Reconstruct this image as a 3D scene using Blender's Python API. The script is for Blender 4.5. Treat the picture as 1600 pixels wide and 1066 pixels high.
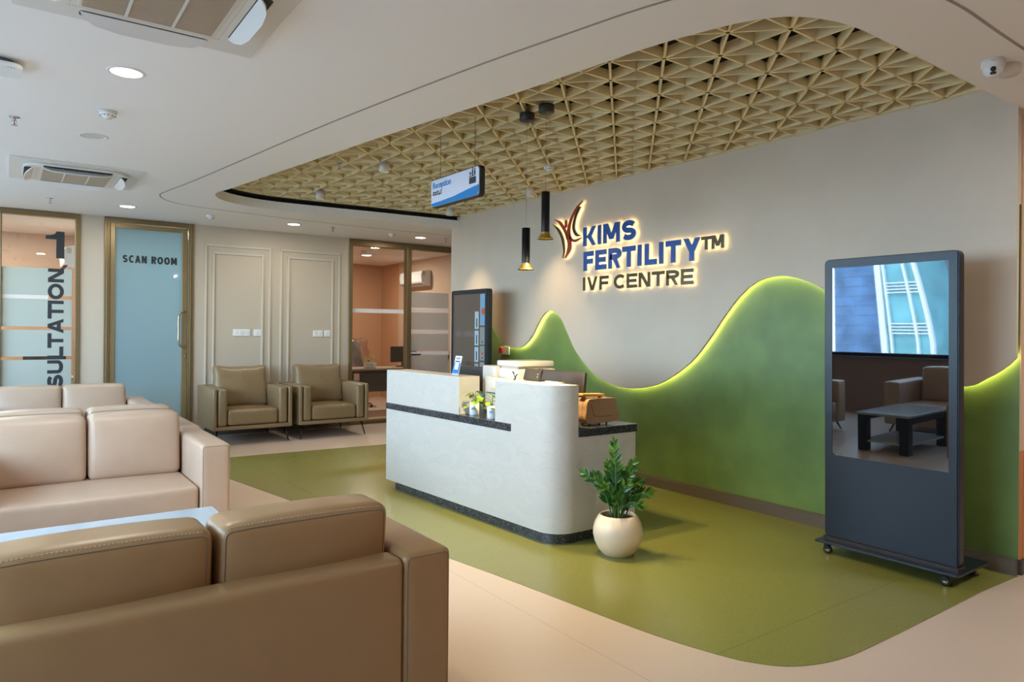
import bpy, bmesh, math, random
from mathutils import Vector, Matrix, noise
PI = math.pi
SC = bpy.context.scene
COL = SC.collection
for o in list(bpy.data.objects):
    bpy.data.objects.remove(o, do_unlink=True)
random.seed(7)

# ------------------------------------------------------------------ camera, world, exposure
F_PX, YAW, ROLL, CY, EYE = 1097.9, 0.62404, 0.009341, 517.3, 1.42
cam = bpy.data.cameras.new('camera')
cam_o = bpy.data.objects.new('camera', cam)
COL.objects.link(cam_o)
cam.sensor_width = 36.0
cam.lens = F_PX * 36.0 / 1600.0
cam.shift_y = -(533.0 - CY) / 1600.0
cam.clip_start = 0.05
cam.clip_end = 500
Fw = Vector((math.sin(YAW), math.cos(YAW), 0))
Rt = Vector((math.cos(YAW), -math.sin(YAW), 0))
Up = Vector((0, 0, 1))
Rr = Rt * math.cos(ROLL) + Up * math.sin(ROLL)
Ur = -Rt * math.sin(ROLL) + Up * math.cos(ROLL)
m = Matrix((Rr, Ur, -Fw)).transposed().to_4x4()
m.translation = Vector((0, 0, EYE))
cam_o.matrix_world = m
SC.camera = cam_o

SC.view_settings.view_transform = 'Standard'
SC.view_settings.look = 'None'
SC.view_settings.exposure = 0.10
SC.view_settings.gamma = 1.0
SC.view_settings.use_curve_mapping = False
try:
    SC.cycles.use_denoising = True
    SC.cycles.denoiser = 'OPENIMAGEDENOISE'
    SC.cycles.max_bounces = 10
    SC.cycles.diffuse_bounces = 6
    SC.cycles.glossy_bounces = 4
    SC.cycles.transmission_bounces = 6
    SC.cycles.transparent_max_bounces = 12
    SC.cycles.sample_clamp_indirect = 6.0
    SC.cycles.caustics_reflective = False
    SC.cycles.caustics_refractive = False
except Exception:
    pass

SKY_STRENGTH = 14.5
world = bpy.data.worlds.new('world')
SC.world = world
world.use_nodes = True
wn = world.node_tree
bg = wn.nodes['Background']
tc = wn.nodes.new('ShaderNodeTexCoord')
sp = wn.nodes.new('ShaderNodeSeparateXYZ')
rp = wn.nodes.new('ShaderNodeValToRGB')
wn.links.new(tc.outputs['Generated'], sp.inputs[0])
wn.links.new(sp.outputs['Z'], rp.inputs[0])
rp.color_ramp.elements[0].position = 0.0
rp.color_ramp.elements[0].color = (0.66, 0.84, 1.0, 1)
rp.color_ramp.elements[1].position = 0.6
rp.color_ramp.elements[1].color = (0.50, 0.72, 1.0, 1)
wn.links.new(rp.outputs[0], bg.inputs[0])
bg.inputs[1].default_value = SKY_STRENGTH

# room constants
XW = 4.83       # right feature wall face
YB = 9.859      # back wall face
ZC = 2.771      # low ceiling
ZG = 2.914      # lattice underside
XL = -1.95      # window wall face
YF = -1.6       # wall behind the camera
YE = 1.623      # near end of feature wall
YR = 8.10       # far end of feature wall
ZS = 0.86       # window sill
ZH = 2.55       # window head


def area_light(name, loc, rot, size, energy, color, parent=None, shape='DISK', size_y=None, portal=False, spread=None):
    l = bpy.data.lights.new(name, 'AREA')
    l.shape = shape
    l.size = size
    if size_y:
        l.size_y = size_y
    l.energy = energy
    l.color = color
    if spread:
        l.spread = spread
    if portal:
        l.cycles.is_portal = True
    o = bpy.data.objects.new(name, l)
    COL.objects.link(o)
    o.location = loc
    o.rotation_euler = rot
    if parent:
        o.parent = parent
    return o


def spot_light(name, loc, direction, energy, color, angle=70, blend=0.8, radius=0.03, parent=None):
    l = bpy.data.lights.new(name, 'SPOT')
    l.energy = energy
    l.color = color
    l.spot_size = math.radians(angle)
    l.spot_blend = blend
    l.shadow_soft_size = radius
    o = bpy.data.objects.new(name, l)
    COL.objects.link(o)
    o.location = loc
    o.rotation_euler = Vector(direction).to_track_quat('-Z', 'Y').to_euler()
    if parent:
        o.parent = parent
    return o


WIN = [(0.95, 6.95), (7.05, 9.6)]      # window bays along the window wall (y0, y1)
for (a, b) in WIN:
    area_light('window_portal', (XL - 0.12, (a + b) / 2, (ZS + ZH) / 2), (0, -PI / 2, 0), ZH - ZS, 1, (1, 1, 1),
               shape='RECTANGLE', size_y=b - a, portal=True)

sun = bpy.data.lights.new('sun', 'SUN')
sun.energy = 9.0
sun.angle = math.radians(0.6)
sun.color = (1.0, 0.93, 0.84)
sun_o = bpy.data.objects.new('sun', sun)
COL.objects.link(sun_o)
sun_o.rotation_euler = Vector((-0.62, -0.25, -0.74)).to_track_quat('-Z', 'Y').to_euler()   # from behind the building, onto the towers and the street

# ------------------------------------------------------------------ materials
MATS = {}


def mat(name, color, rough=0.5, metal=0.0, spec=0.5, noise_amt=0.0, noise_scale=20.0, bump=0.0, bump_scale=60.0,
        emit=None, emit_s=0.0, ior=None, coat=0.0, stretch=None, sheen=0.0, trans=0.0):
    if name in MATS:
        return MATS[name]
    mt = bpy.data.materials.new(name)
    mt.use_nodes = True
    nt = mt.node_tree
    b = nt.nodes['Principled BSDF']
    b.inputs['Base Color'].default_value = (*color, 1)
    b.inputs['Roughness'].default_value = rough
    b.inputs['Metallic'].default_value = metal
    b.inputs['Specular IOR Level'].default_value = spec
    if ior:
        b.inputs['IOR'].default_value = ior
    if coat:
        b.inputs['Coat Weight'].default_value = coat
        b.inputs['Coat Roughness'].default_value = 0.15
    if trans:
        b.inputs['Transmission Weight'].default_value = trans
    if sheen:
        b.inputs['Sheen Weight'].default_value = sheen
    if emit:
        b.inputs['Emission Color'].default_value = (*emit, 1)
        b.inputs['Emission Strength'].default_value = emit_s
    tcn = nt.nodes.new('ShaderNodeTexCoord')
    mp = nt.nodes.new('ShaderNodeMapping')
    nt.links.new(tcn.outputs['Object'], mp.inputs[0])
    if stretch:
        mp.inputs['Scale'].default_value = stretch
    nz = nt.nodes.new('ShaderNodeTexNoise')
    nz.inputs['Scale'].default_value = noise_scale
    nz.inputs['Detail'].default_value = 5
    nt.links.new(mp.outputs[0], nz.inputs['Vector'])
    if noise_amt > 0:
        cr = nt.nodes.new('ShaderNodeValToRGB')
        k = noise_amt
        cr.color_ramp.elements[0].position = 0.3
        cr.color_ramp.elements[1].position = 0.7
        cr.color_ramp.elements[0].color = (*[max(0, c * (1 - k)) for c in color], 1)
        cr.color_ramp.elements[1].color = (*[min(1, c * (1 + k)) for c in color], 1)
        nt.links.new(nz.outputs['Fac'], cr.inputs[0])
        nt.links.new(cr.outputs[0], b.inputs['Base Color'])
    if bump > 0:
        nz2 = nt.nodes.new('ShaderNodeTexNoise')
        nz2.inputs['Scale'].default_value = bump_scale
        nz2.inputs['Detail'].default_value = 4
        nt.links.new(mp.outputs[0], nz2.inputs['Vector'])
        bm_ = nt.nodes.new('ShaderNodeBump')
        bm_.inputs['Strength'].default_value = bump
        bm_.inputs['Distance'].default_value = 0.002
        nt.links.new(nz2.outputs['Fac'], bm_.inputs['Height'])
        nt.links.new(bm_.outputs[0], b.inputs['Normal'])
    MATS[name] = mt
    return mt


def emis(name, color, s):
    if name in MATS:
        return MATS[name]
    mt = bpy.data.materials.new(name)
    mt.use_nodes = True
    nt = mt.node_tree
    nt.nodes.remove(nt.nodes['Principled BSDF'])
    e = nt.nodes.new('ShaderNodeEmission')
    e.inputs[0].default_value = (*color, 1)
    e.inputs[1].default_value = s
    nt.links.new(e.outputs[0], nt.nodes['Material Output'].inputs[0])
    MATS[name] = mt
    return mt


def glass_pane(name, tint=(1, 1, 1), refl=0.06, rough=0.0):
    if name in MATS:
        return MATS[name]
    mt = bpy.data.materials.new(name)
    mt.use_nodes = True
    nt = mt.node_tree
    nt.nodes.remove(nt.nodes['Principled BSDF'])
    t = nt.nodes.new('ShaderNodeBsdfTransparent')
    t.inputs[0].default_value = (*tint, 1)
    g = nt.nodes.new('ShaderNodeBsdfGlossy')
    g.inputs['Roughness'].default_value = rough
    mx = nt.nodes.new('ShaderNodeMixShader')
    mx.inputs[0].default_value = refl
    nt.links.new(t.outputs[0], mx.inputs[1])
    nt.links.new(g.outputs[0], mx.inputs[2])
    nt.links.new(mx.outputs[0], nt.nodes['Material Output'].inputs[0])
    MATS[name] = mt
    return mt


def frosted(name, color, clear=0.15, refl=0.06, transl=0.6):
    """etched film: part see-through, part diffusing both ways"""
    if name in MATS:
        return MATS[name]
    mt = bpy.data.materials.new(name)
    mt.use_nodes = True
    nt = mt.node_tree
    nt.nodes.remove(nt.nodes['Principled BSDF'])
    t = nt.nodes.new('ShaderNodeBsdfTransparent')
    tl = nt.nodes.new('ShaderNodeBsdfTranslucent')
    df = nt.nodes.new('ShaderNodeBsdfDiffuse')
    g = nt.nodes.new('ShaderNodeBsdfGlossy')
    g.inputs['Roughness'].default_value = 0.03
    tl.inputs[0].default_value = (*color, 1)
    df.inputs[0].default_value = (*color, 1)
    m1 = nt.nodes.new('ShaderNodeMixShader')
    m2 = nt.nodes.new('ShaderNodeMixShader')
    m3 = nt.nodes.new('ShaderNodeMixShader')
    m1.inputs[0].default_value = transl
    m2.inputs[0].default_value = clear
    m3.inputs[0].default_value = refl
    nt.links.new(df.outputs[0], m1.inputs[1])
    nt.links.new(tl.outputs[0], m1.inputs[2])
    nt.links.new(m1.outputs[0], m2.inputs[1])
    nt.links.new(t.outputs[0], m2.inputs[2])
    nt.links.new(m2.outputs[0], m3.inputs[1])
    nt.links.new(g.outputs[0], m3.inputs[2])
    nt.links.new(m3.outputs[0], nt.nodes['Material Output'].inputs[0])
    MATS[name] = mt
    return mt


M_CEIL = mat('ceiling_paint', (0.90, 0.87, 0.85), 0.7, bump=0.05, bump_scale=200)
M_WALLR = mat('grey_beige_paint', (0.67, 0.57, 0.46), 0.6, noise_amt=0.03, noise_scale=3, bump=0.08, bump_scale=120)
M_WALLB = mat('cream_paint', (0.53, 0.455, 0.36), 0.55, bump=0.06, bump_scale=120)
M_MOULD = mat('cream_moulding', (0.60, 0.55, 0.46), 0.4)
M_FLOOR = mat('beige_vinyl', (0.55, 0.45, 0.385), 0.30, noise_amt=0.07, noise_scale=160, coat=0.0)
M_GREENF = mat('green_vinyl', (0.20, 0.20, 0.052), 0.25, noise_amt=0.10, noise_scale=160)
M_GREENW = mat('green_plaster', (0.150, 0.240, 0.068), 0.45, noise_amt=0.18, noise_scale=3.2, bump=0.25, bump_scale=14)
M_LATTICE = mat('cream_lattice', (0.90, 0.77, 0.46), 0.55)
M_PLENUM = mat('plenum_black', (0.008, 0.008, 0.008), 0.9)
M_BRONZE = mat('bronze_frame', (0.215, 0.155, 0.075), 0.38, metal=0.55)
M_SKIRT = mat('brown_skirting', (0.155, 0.125, 0.10), 0.4, metal=0.2)
M_PEACH = mat('peach_paint', (0.62, 0.44, 0.32), 0.6)
M_ORANGE = mat('orange_paint', (0.55, 0.22, 0.085), 0.55, noise_amt=0.05, noise_scale=6)
M_OCHRE = mat('terracotta_paint', (0.56, 0.31, 0.17), 0.6)
M_BROWNW = mat('brown_paint', (0.30, 0.19, 0.14), 0.6)
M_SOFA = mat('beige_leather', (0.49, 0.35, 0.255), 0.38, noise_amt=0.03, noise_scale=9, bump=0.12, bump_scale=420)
M_SOFA_SHADE = mat('shaded_beige_leather', (0.335, 0.190, 0.082), 0.38, noise_amt=0.03, noise_scale=9, bump=0.12, bump_scale=420)  # same beige leather, with the warm dim shade put into the colour
M_KHAKI = mat('khaki_leather', (0.24, 0.165, 0.085), 0.36, noise_amt=0.04, noise_scale=9, bump=0.12, bump_scale=420)
M_SEAM = mat('leather_seam', (0.20, 0.13, 0.075), 0.5)
M_STITCH = mat('cream_stitching', (0.60, 0.46, 0.34), 0.6)
M_BLACKM = mat('black_metal', (0.012, 0.013, 0.015), 0.35, metal=0.4)
M_WHITEP = mat('white_plastic', (0.72, 0.70, 0.66), 0.35)
M_WHITEG = mat('glossy_white', (0.80, 0.80, 0.80), 0.25)
M_DARK = mat('dark_slot', (0.02, 0.018, 0.015), 0.7)
M_CHROME = mat('chrome_metal', (0.6, 0.6, 0.6), 0.25, metal=1.0)
M_BRASS = mat('brass_metal', (0.75, 0.50, 0.13), 0.28, metal=0.9)
M_KIOSK = mat('kiosk_black_enamel', (0.009, 0.015, 0.027), 0.33, spec=0.5)
M_SCREEN = mat('dark_screen_glass', (0.004, 0.004, 0.005), 0.015, spec=0.5, ior=2.1)
M_BLACKP = mat('black_plastic', (0.022, 0.021, 0.022), 0.45)
M_BROWNP = mat('brown_black_plastic', (0.035, 0.026, 0.022), 0.4)
M_GRILLE = mat('grille_beige', (0.58, 0.49, 0.38), 0.6)
M_TABLE = mat('pale_grey_tabletop', (0.40, 0.49, 0.57), 0.09, spec=0.8)
M_LAMP = emis('lamp_diffuser', (1.0, 0.93, 0.80), 14)
M_LAMPW = emis('warm_lamp', (1.0, 0.72, 0.32), 18)
M_LED = emis('yellow_led', (1.0, 0.85, 0.30), 46)
M_HALO = emis('letter_halo', (1.0, 0.72, 0.30), 7)
M_ACRYL = mat('lit_acrylic_edge', (0.8, 0.75, 0.65), 0.4, emit=(1.0, 0.80, 0.48), emit_s=0.45)
M_BLUE = mat('royal_blue_letter', (0.016, 0.10, 0.42), 0.3, coat=0.2)
M_BRONZEL = mat('bronze_letter', (0.10, 0.075, 0.045), 0.3, metal=0.6)
M_RED = mat('red_emblem', (0.40, 0.05, 0.02), 0.3)
M_INK = mat('black_vinyl_lettering', (0.018, 0.024, 0.03), 0.5)
M_LEAF = mat('dark_green_leaf', (0.020, 0.090, 0.012), 0.28, noise_amt=0.35, noise_scale=14)
M_LEAFY = mat('young_green_leaf', (0.09, 0.22, 0.020), 0.3, noise_amt=0.3, noise_scale=14)
M_POTHOS = mat('lime_leaf', (0.24, 0.42, 0.03), 0.35, noise_amt=0.3, noise_scale=20)
M_STEM = mat('green_stem', (0.09, 0.17, 0.03), 0.45)
M_SOIL = mat('brown_soil', (0.06, 0.03, 0.018), 0.95, noise_amt=0.5, noise_scale=80, bump=1.0, bump_scale=60)
M_POT = mat('cream_ceramic', (0.78, 0.63, 0.46), 0.38, noise_amt=0.03, noise_scale=12)
M_BAG = mat('bronze_leather', (0.36, 0.215, 0.125), 0.38, noise_amt=0.05, noise_scale=25)
M_BAGT = mat('orange_tan_leather', (0.60, 0.32, 0.10), 0.4)
M_CLEAR = glass_pane('clear_glass', (0.97, 0.99, 0.98), 0.07)
M_WINGL = glass_pane('window_glass', (0.93, 0.97, 0.98), 0.05)
M_FROST = frosted('frosted_film', (0.62, 0.72, 0.72), 0.10, 0.05, 0.55)
M_FROST2 = frosted('grey_frosted_film', (0.60, 0.59, 0.57), 0.30, 0.05, 0.5)
M_FROSTB = frosted('blue_frosted_glass', (0.38, 0.56, 0.64), 0.02, 0.10, 0.55)
M_STRIP = frosted('white_strip_film', (0.90, 0.90, 0.92), 0.05, 0.05, 0.4)


def seam_floor(mt, xs=(2.137,), ys=()):
    """thin darker weld line between sheets of vinyl"""
    nt = mt.node_tree
    b = nt.nodes['Principled BSDF']
    src = b.inputs['Base Color'].links[0].from_socket
    tcn = nt.nodes.new('ShaderNodeTexCoord')
    s = nt.nodes.new('ShaderNodeSeparateXYZ')
    nt.links.new(tcn.outputs['Object'], s.inputs[0])
    last = None
    for (ax, v) in [('X', x) for x in xs] + [('Y', y) for y in ys]:
        a = nt.nodes.new('ShaderNodeMath'); a.operation = 'SUBTRACT'; a.inputs[1].default_value = v
        nt.links.new(s.outputs[ax], a.inputs[0])
        c = nt.nodes.new('ShaderNodeMath'); c.operation = 'ABSOLUTE'; nt.links.new(a.outputs[0], c.inputs[0])
        d = nt.nodes.new('ShaderNodeMath'); d.operation = 'LESS_THAN'; d.inputs[1].default_value = 0.0022
        nt.links.new(c.outputs[0], d.inputs[0])
        if last is None:
            last = d.outputs[0]
        else:
            e = nt.nodes.new('ShaderNodeMath'); e.operation = 'MAXIMUM'
            nt.links.new(last, e.inputs[0]); nt.links.new(d.outputs[0], e.inputs[1]); last = e.outputs[0]
    mx = nt.nodes.new('ShaderNodeMix'); mx.data_type = 'RGBA'; mx.blend_type = 'MULTIPLY'
    nt.links.new(last, mx.inputs[0])
    nt.links.new(src, mx.inputs[6])
    mx.inputs[7].default_value = (0.72, 0.70, 0.66, 1)
    nt.links.new(mx.outputs[2], b.inputs['Base Color'])


seam_floor(M_FLOOR, (2.137, 0.137))
seam_floor(M_GREENF, (2.137,), (1.98,))


def marble(name):
    mt = bpy.data.materials.new(name)
    mt.use_nodes = True
    nt = mt.node_tree
    b = nt.nodes['Principled BSDF']
    b.inputs['Roughness'].default_value = 0.33
    tcn = nt.nodes.new('ShaderNodeTexCoord')
    mp = nt.nodes.new('ShaderNodeMapping')
    mp.inputs['Scale'].default_value = (1.2, 1.2, 3.0)
    mp.inputs['Rotation'].default_value = (0.5, 0, 0)
    nt.links.new(tcn.outputs['Object'], mp.inputs[0])
    nz = nt.nodes.new('ShaderNodeTexNoise')
    nz.inputs['Scale'].default_value = 3.0
    nz.inputs['Detail'].default_value = 8
    nz.inputs['Distortion'].default_value = 1.4
    nt.links.new(mp.outputs[0], nz.inputs['Vector'])
    cr = nt.nodes.new('ShaderNodeValToRGB')
    els = cr.color_ramp.elements
    els[0].position = 0.30; els[0].color = (0.56, 0.54, 0.50, 1)
    els[1].position = 0.72; els[1].color = (0.60, 0.58, 0.53, 1)
    e = els.new(0.485); e.color = (0.58, 0.555, 0.51, 1)
    e = els.new(0.50); e.color = (0.54, 0.50, 0.45, 1)
    e = els.new(0.515); e.color = (0.58, 0.555, 0.51, 1)
    nt.links.new(nz.outputs['Fac'], cr.inputs[0])
    nt.links.new(cr.outputs[0], b.inputs['Base Color'])
    MATS[name] = mt
    return mt


def granite(name):
    mt = bpy.data.materials.new(name)
    mt.use_nodes = True
    nt = mt.node_tree
    b = nt.nodes['Principled BSDF']
    b.inputs['Roughness'].default_value = 0.2
    nz = nt.nodes.new('ShaderNodeTexVoronoi')
    nz.inputs['Scale'].default_value = 170
    tcn = nt.nodes.new('ShaderNodeTexCoord')
    nt.links.new(tcn.outputs['Object'], nz.inputs['Vector'])
    cr = nt.nodes.new('ShaderNodeValToRGB')
    els = cr.color_ramp.elements
    els[0].position = 0.0; els[0].color = (0.016, 0.018, 0.022, 1)
    els[1].position = 1.0; els[1].color = (0.15, 0.16, 0.17, 1)
    e = els.new(0.55); e.color = (0.03, 0.033, 0.038, 1)
    nt.links.new(nz.outputs['Color'], cr.inputs[0])
    nt.links.new(cr.outputs[0], b.inputs['Base Color'])
    MATS[name] = mt
    return mt


M_MARBLE = marble('white_marble')
M_GRANITE = granite('black_granite')

# ------------------------------------------------------------------ geometry helpers


def rootloc(o):
    v = Vector((0, 0, 0))
    while o is not None:
        v += o.location
        o = o.parent
    return v


def tag(o, label=None, cat=None, group=None, kind=None):
    if label: o['label'] = label
    if cat: o['category'] = cat
    if group: o['group'] = group
    if kind: o['kind'] = kind
    return o


def thing(name, label, cat, loc=(0, 0, 0), rz=0.0, group=None, kind=None):
    o = bpy.data.objects.new(name, None)
    o.empty_display_size = 0.1
    COL.objects.link(o)
    o.location = loc
    o.rotation_euler = (0, 0, rz)
    return tag(o, label, cat, group, kind)


class MB:
    """collects shapes into one mesh object"""

    def __init__(self, tm=None):
        self.v = []
        self.f = []
        self.mi = []
        self.sm = []
        self.tm = tm

    def add(self, verts, faces, mi=0, smooth=False):
        n = len(self.v)
        for p in verts:
            p = Vector(p)
            self.v.append(self.tm @ p if self.tm else p)
        for f in faces:
            self.f.append([n + i for i in f])
            self.mi.append(mi)
            self.sm.append(smooth)
        return self

    def box(self, x0, x1, y0, y1, z0, z1, mi=0):
        vs = [(x, y, z) for z in (z0, z1) for y in (y0, y1) for x in (x0, x1)]
        fs = [(0, 2, 3, 1), (4, 5, 7, 6), (0, 1, 5, 4), (2, 6, 7, 3), (0, 4, 6, 2), (1, 3, 7, 5)]
        return self.add(vs, fs, mi)

    def prism(self, pts, z0, z1, mi=0, axis='z', smooth=False):
        """polygon pts (2d) extruded; axis z: (x,y), x: (y,z), y: (x,z)"""
        def mk(p, h):
            if axis == 'z': return (p[0], p[1], h)
            if axis == 'x': return (h, p[0], p[1])
            return (p[0], h, p[1])
        n = len(pts)
        vs = [mk(p, z0) for p in pts] + [mk(p, z1) for p in pts]
        self.add(vs, [list(range(n))[::-1], list(range(n, 2 * n))], mi)
        base = len(self.v) - 2 * n
        for i in range(n):
            j = (i + 1) % n
            self.f.append([base + i, base + j, base + n + j, base + n + i])
            self.mi.append(mi)
            self.sm.append(smooth)
        return self

    def lathe(self, prof, c=(0, 0, 0), n=32, mi=0, smooth=True, axis='z', cap=True, a0=0.0, a1=2 * PI):
        """prof: list of (r, h)"""
        full = abs(a1 - a0 - 2 * PI) < 1e-6
        cols = n if full else n + 1
        vs = []
        for (r, h) in prof:
            for i in range(cols):
                a = a0 + (a1 - a0) * i / n
                x, y = r * math.cos(a), r * math.sin(a)
                if axis == 'z': q = (c[0] + x, c[1] + y, c[2] + h)
                elif axis == 'x': q = (c[0] + h, c[1] + x, c[2] + y)
                else: q = (c[0] + x, c[1] + h, c[2] + y)
                vs.append(q)
        fs = []
        for k in range(len(prof) - 1):
            for i in range(n):
                j = (i + 1) % cols
                fs.append((k * cols + i, k * cols + j, (k + 1) * cols + j, (k + 1) * cols + i))
        self.add(vs, fs, mi, smooth)
        if cap and full:
            b = len(self.v) - len(vs)
            for k in (0, len(prof) - 1):
                if prof[k][0] > 1e-5:
                    self.f.append([b + k * cols + i for i in range(cols)])
                    self.mi.append(mi)
                    self.sm.append(False)
        return self

    def cyl(self, c, r, h, n=24, mi=0, axis='z', r2=None):
        return self.lathe([(r, 0), (r2 if r2 is not None else r, h)], c, n, mi, True, axis)

    def tube(self, pts, r, n=8, mi=0, closed=False, r1=None):
        pts = [Vector(p) for p in pts]
        N = len(pts)
        vs = []
        prev = None
        for i, p in enumerate(pts):
            if closed:
                t = pts[(i + 1) % N] - pts[i - 1]
            else:
                t = pts[min(i + 1, N - 1)] - pts[max(i - 1, 0)]
            t.normalize()
            if prev is None:
                a = Vector((0, 0, 1)) if abs(t.z) < 0.9 else Vector((1, 0, 0))
                u = t.cross(a).normalized()
            else:
                u = (prev - t * prev.dot(t))
                if u.length < 1e-6:
                    u = t.orthogonal()
                u.normalize()
            prev = u
            w = t.cross(u)
            rr = r if r1 is None else r + (r1 - r) * i / max(1, N - 1)
            for k in range(n):
                a = 2 * PI * k / n
                vs.append(p + (u * math.cos(a) + w * math.sin(a)) * rr)
        fs = []
        R = N if closed else N - 1
        for i in range(R):
            j = (i + 1) % N
            for k in range(n):
                l = (k + 1) % n
                fs.append((i * n + k, i * n + l, j * n + l, j * n + k))
        if not closed:
            fs.append(list(range(n))[::-1])
            fs.append([(N - 1) * n + k for k in range(n)])
        return self.add(vs, fs, mi, True)

    def soft(self, x0, x1, y0, y1, z0, z1, r=0.03, bulge=(0, 0, 0), n=6, mi=0, sag=None):
        """rounded, slightly puffed box"""
        h = Vector(((x1 - x0) / 2, (y1 - y0) / 2, (z1 - z0) / 2))
        c = Vector(((x1 + x0) / 2, (y1 + y0) / 2, (z1 + z0) / 2))
        r = min(r, min(h) * 0.999)
        def samp(L):
            out = [-L, -L + r * 0.22, -L + r * 0.55]
            m_ = max(2, n)
            for i in range(m_ + 1):
                out.append(-(L - r) + 2 * (L - r) * i / m_)
            out += [L - r * 0.55, L - r * 0.22, L]
            return out
        S = [samp(h[0]), samp(h[1]), samp(h[2])]
        verts, faces, idx = [], [], {}
        def warp(p, lift=0.0):
            q = Vector([max(-(h[i] - r), min(h[i] - r, p[i])) for i in range(3)])
            d = Vector(p) - q
            nrm = d.normalized() if d.length > 1e-9 else Vector((0, 0, 1))
            w = q + nrm * r if d.length > 1e-9 else Vector(p)
            out = Vector(w)
            for a in range(3):
                b_, c_ = (a + 1) % 3, (a + 2) % 3
                if bulge[a]:
                    out[a] += bulge[a] * (w[a] / h[a]) * max(0, 1 - (w[b_] / h[b_]) ** 2) * max(0, 1 - (w[c_] / h[c_]) ** 2)
            if sag:
                out += Vector(sag(w[0] / h[0], w[1] / h[1], w[2] / h[2]))
            return out + nrm * lift + c
        self.warp, self.h = warp, h
        def vert(p):
            k = (round(p[0], 5), round(p[1], 5), round(p[2], 5))
            if k in idx:
                return idx[k]
            q = Vector([max(-(h[i] - r), min(h[i] - r, p[i])) for i in range(3)])
            d = Vector(p) - q
            w = q + d.normalized() * r if d.length > 1e-9 else Vector(p)
            out = Vector(w)
            for a in range(3):
                b_, c_ = (a + 1) % 3, (a + 2) % 3
                if bulge[a]:
                    out[a] += bulge[a] * (w[a] / h[a]) * max(0, 1 - (w[b_] / h[b_]) ** 2) * max(0, 1 - (w[c_] / h[c_]) ** 2)
            if sag:
                out += Vector(sag(w[0] / h[0], w[1] / h[1], w[2] / h[2]))
            idx[k] = len(verts)
            verts.append(out + c)
            return idx[k]
        for a in range(3):
            b_, c_ = (a + 1) % 3, (a + 2) % 3
            for s in (-1, 1):
                for i in range(len(S[b_]) - 1):
                    for j in range(len(S[c_]) - 1):
                        q = []
                        for (di, dj) in ((0, 0), (1, 0), (1, 1), (0, 1)):
                            p = [0, 0, 0]
                            p[a] = s * h[a]
                            p[b_] = S[b_][i + di]
                            p[c_] = S[c_][j + dj]
                            q.append(vert(p))
                        if s < 0:
                            q.reverse()
                        faces.append(q)
        return self.add(verts, faces, mi, True)

    def build(self, name, mats, parent=None, world=False, loc=None, bevel=0.0, seg=2):
        me = bpy.data.meshes.new(name)
        vs = self.v
        off = Vector((0, 0, 0))
        if world and parent is not None:
            off = rootloc(parent)
        elif loc is not None and world:
            off = Vector(loc)
        me.from_pydata([tuple(p - off) for p in vs], [], self.f)
        if not isinstance(mats, (list, tuple)):
            mats = [mats]
        for mm in mats:
            me.materials.append(mm)
        me.polygons.foreach_set('material_index', self.mi)
        me.polygons.foreach_set('use_smooth', self.sm)
        me.update()
        bmm = bmesh.new()
        bmm.from_mesh(me)
        bmesh.ops.recalc_face_normals(bmm, faces=bmm.faces)
        bmm.to_mesh(me)
        bmm.free()
        o = bpy.data.objects.new(name, me)
        COL.objects.link(o)
        if parent is not None:
            o.parent = parent
        if loc is not None:
            o.location = loc
        if bevel > 0:
            b = o.modifiers.new('bevel', 'BEVEL')
            b.width = bevel
            b.segments = seg
            b.limit_method = 'ANGLE'
            b.angle_limit = math.radians(40)
        return o


def struct(name, mb, mats, parent=None, bevel=0.0):
    o = mb.build(name, mats, parent, bevel=bevel)
    if parent is None:
        o['kind'] = 'structure'
    return o


def sobj(name):
    o = bpy.data.objects.new(name, None)
    COL.objects.link(o)
    o['kind'] = 'structure'
    return o


def copy_tree(o, parent=None):
    c = o.copy()
    COL.objects.link(c)
    c.parent = parent
    for ch in [x for x in o.children]:
        copy_tree(ch, c)
    return c


def dup(o, loc, rz=None, label=None):
    c = copy_tree(o)
    c.location = loc
    if rz is not None:
        c.rotation_euler = (0, 0, rz)
    if label:
        c['label'] = label
    return c


def catmull(pts, n=8, closed=False):
    out = []
    P = [Vector(p) for p in pts]
    N = len(P)
    rng = range(N) if closed else range(N - 1)
    for i in rng:
        p0 = P[i - 1] if (closed or i > 0) else P[i]
        p1 = P[i]
        p2 = P[(i + 1) % N]
        p3 = P[(i + 2) % N] if (closed or i + 2 < N) else p2
        for k in range(n):
            t = k / n
            out.append(0.5 * ((2 * p1) + (-p0 + p2) * t + (2 * p0 - 5 * p1 + 4 * p2 - p3) * t * t + (-p0 + 3 * p1 - 3 * p2 + p3) * t ** 3))
    if not closed:
        out.append(P[-1])
    return out


def rrect(x0, x1, y0, y1, r, n=6):
    pts = []
    for (cx, cy, a) in ((x1 - r, y1 - r, 0), (x0 + r, y1 - r, 90), (x0 + r, y0 + r, 180), (x1 - r, y0 + r, 270)):
        for i in range(n + 1):
            t = math.radians(a + 90 * i / n)
            pts.append((cx + r * math.cos(t), cy + r * math.sin(t)))
    return pts


# ------------------------------------------------------------------ lettering (strokes of a bold grotesque)
def arc(cx, cy, rx, ry, a0, a1, n=12):
    return [(cx + rx * math.cos(math.radians(a0 + (a1 - a0) * i / n)), cy + ry * math.sin(math.radians(a0 + (a1 - a0) * i / n))) for i in range(n + 1)]


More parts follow.
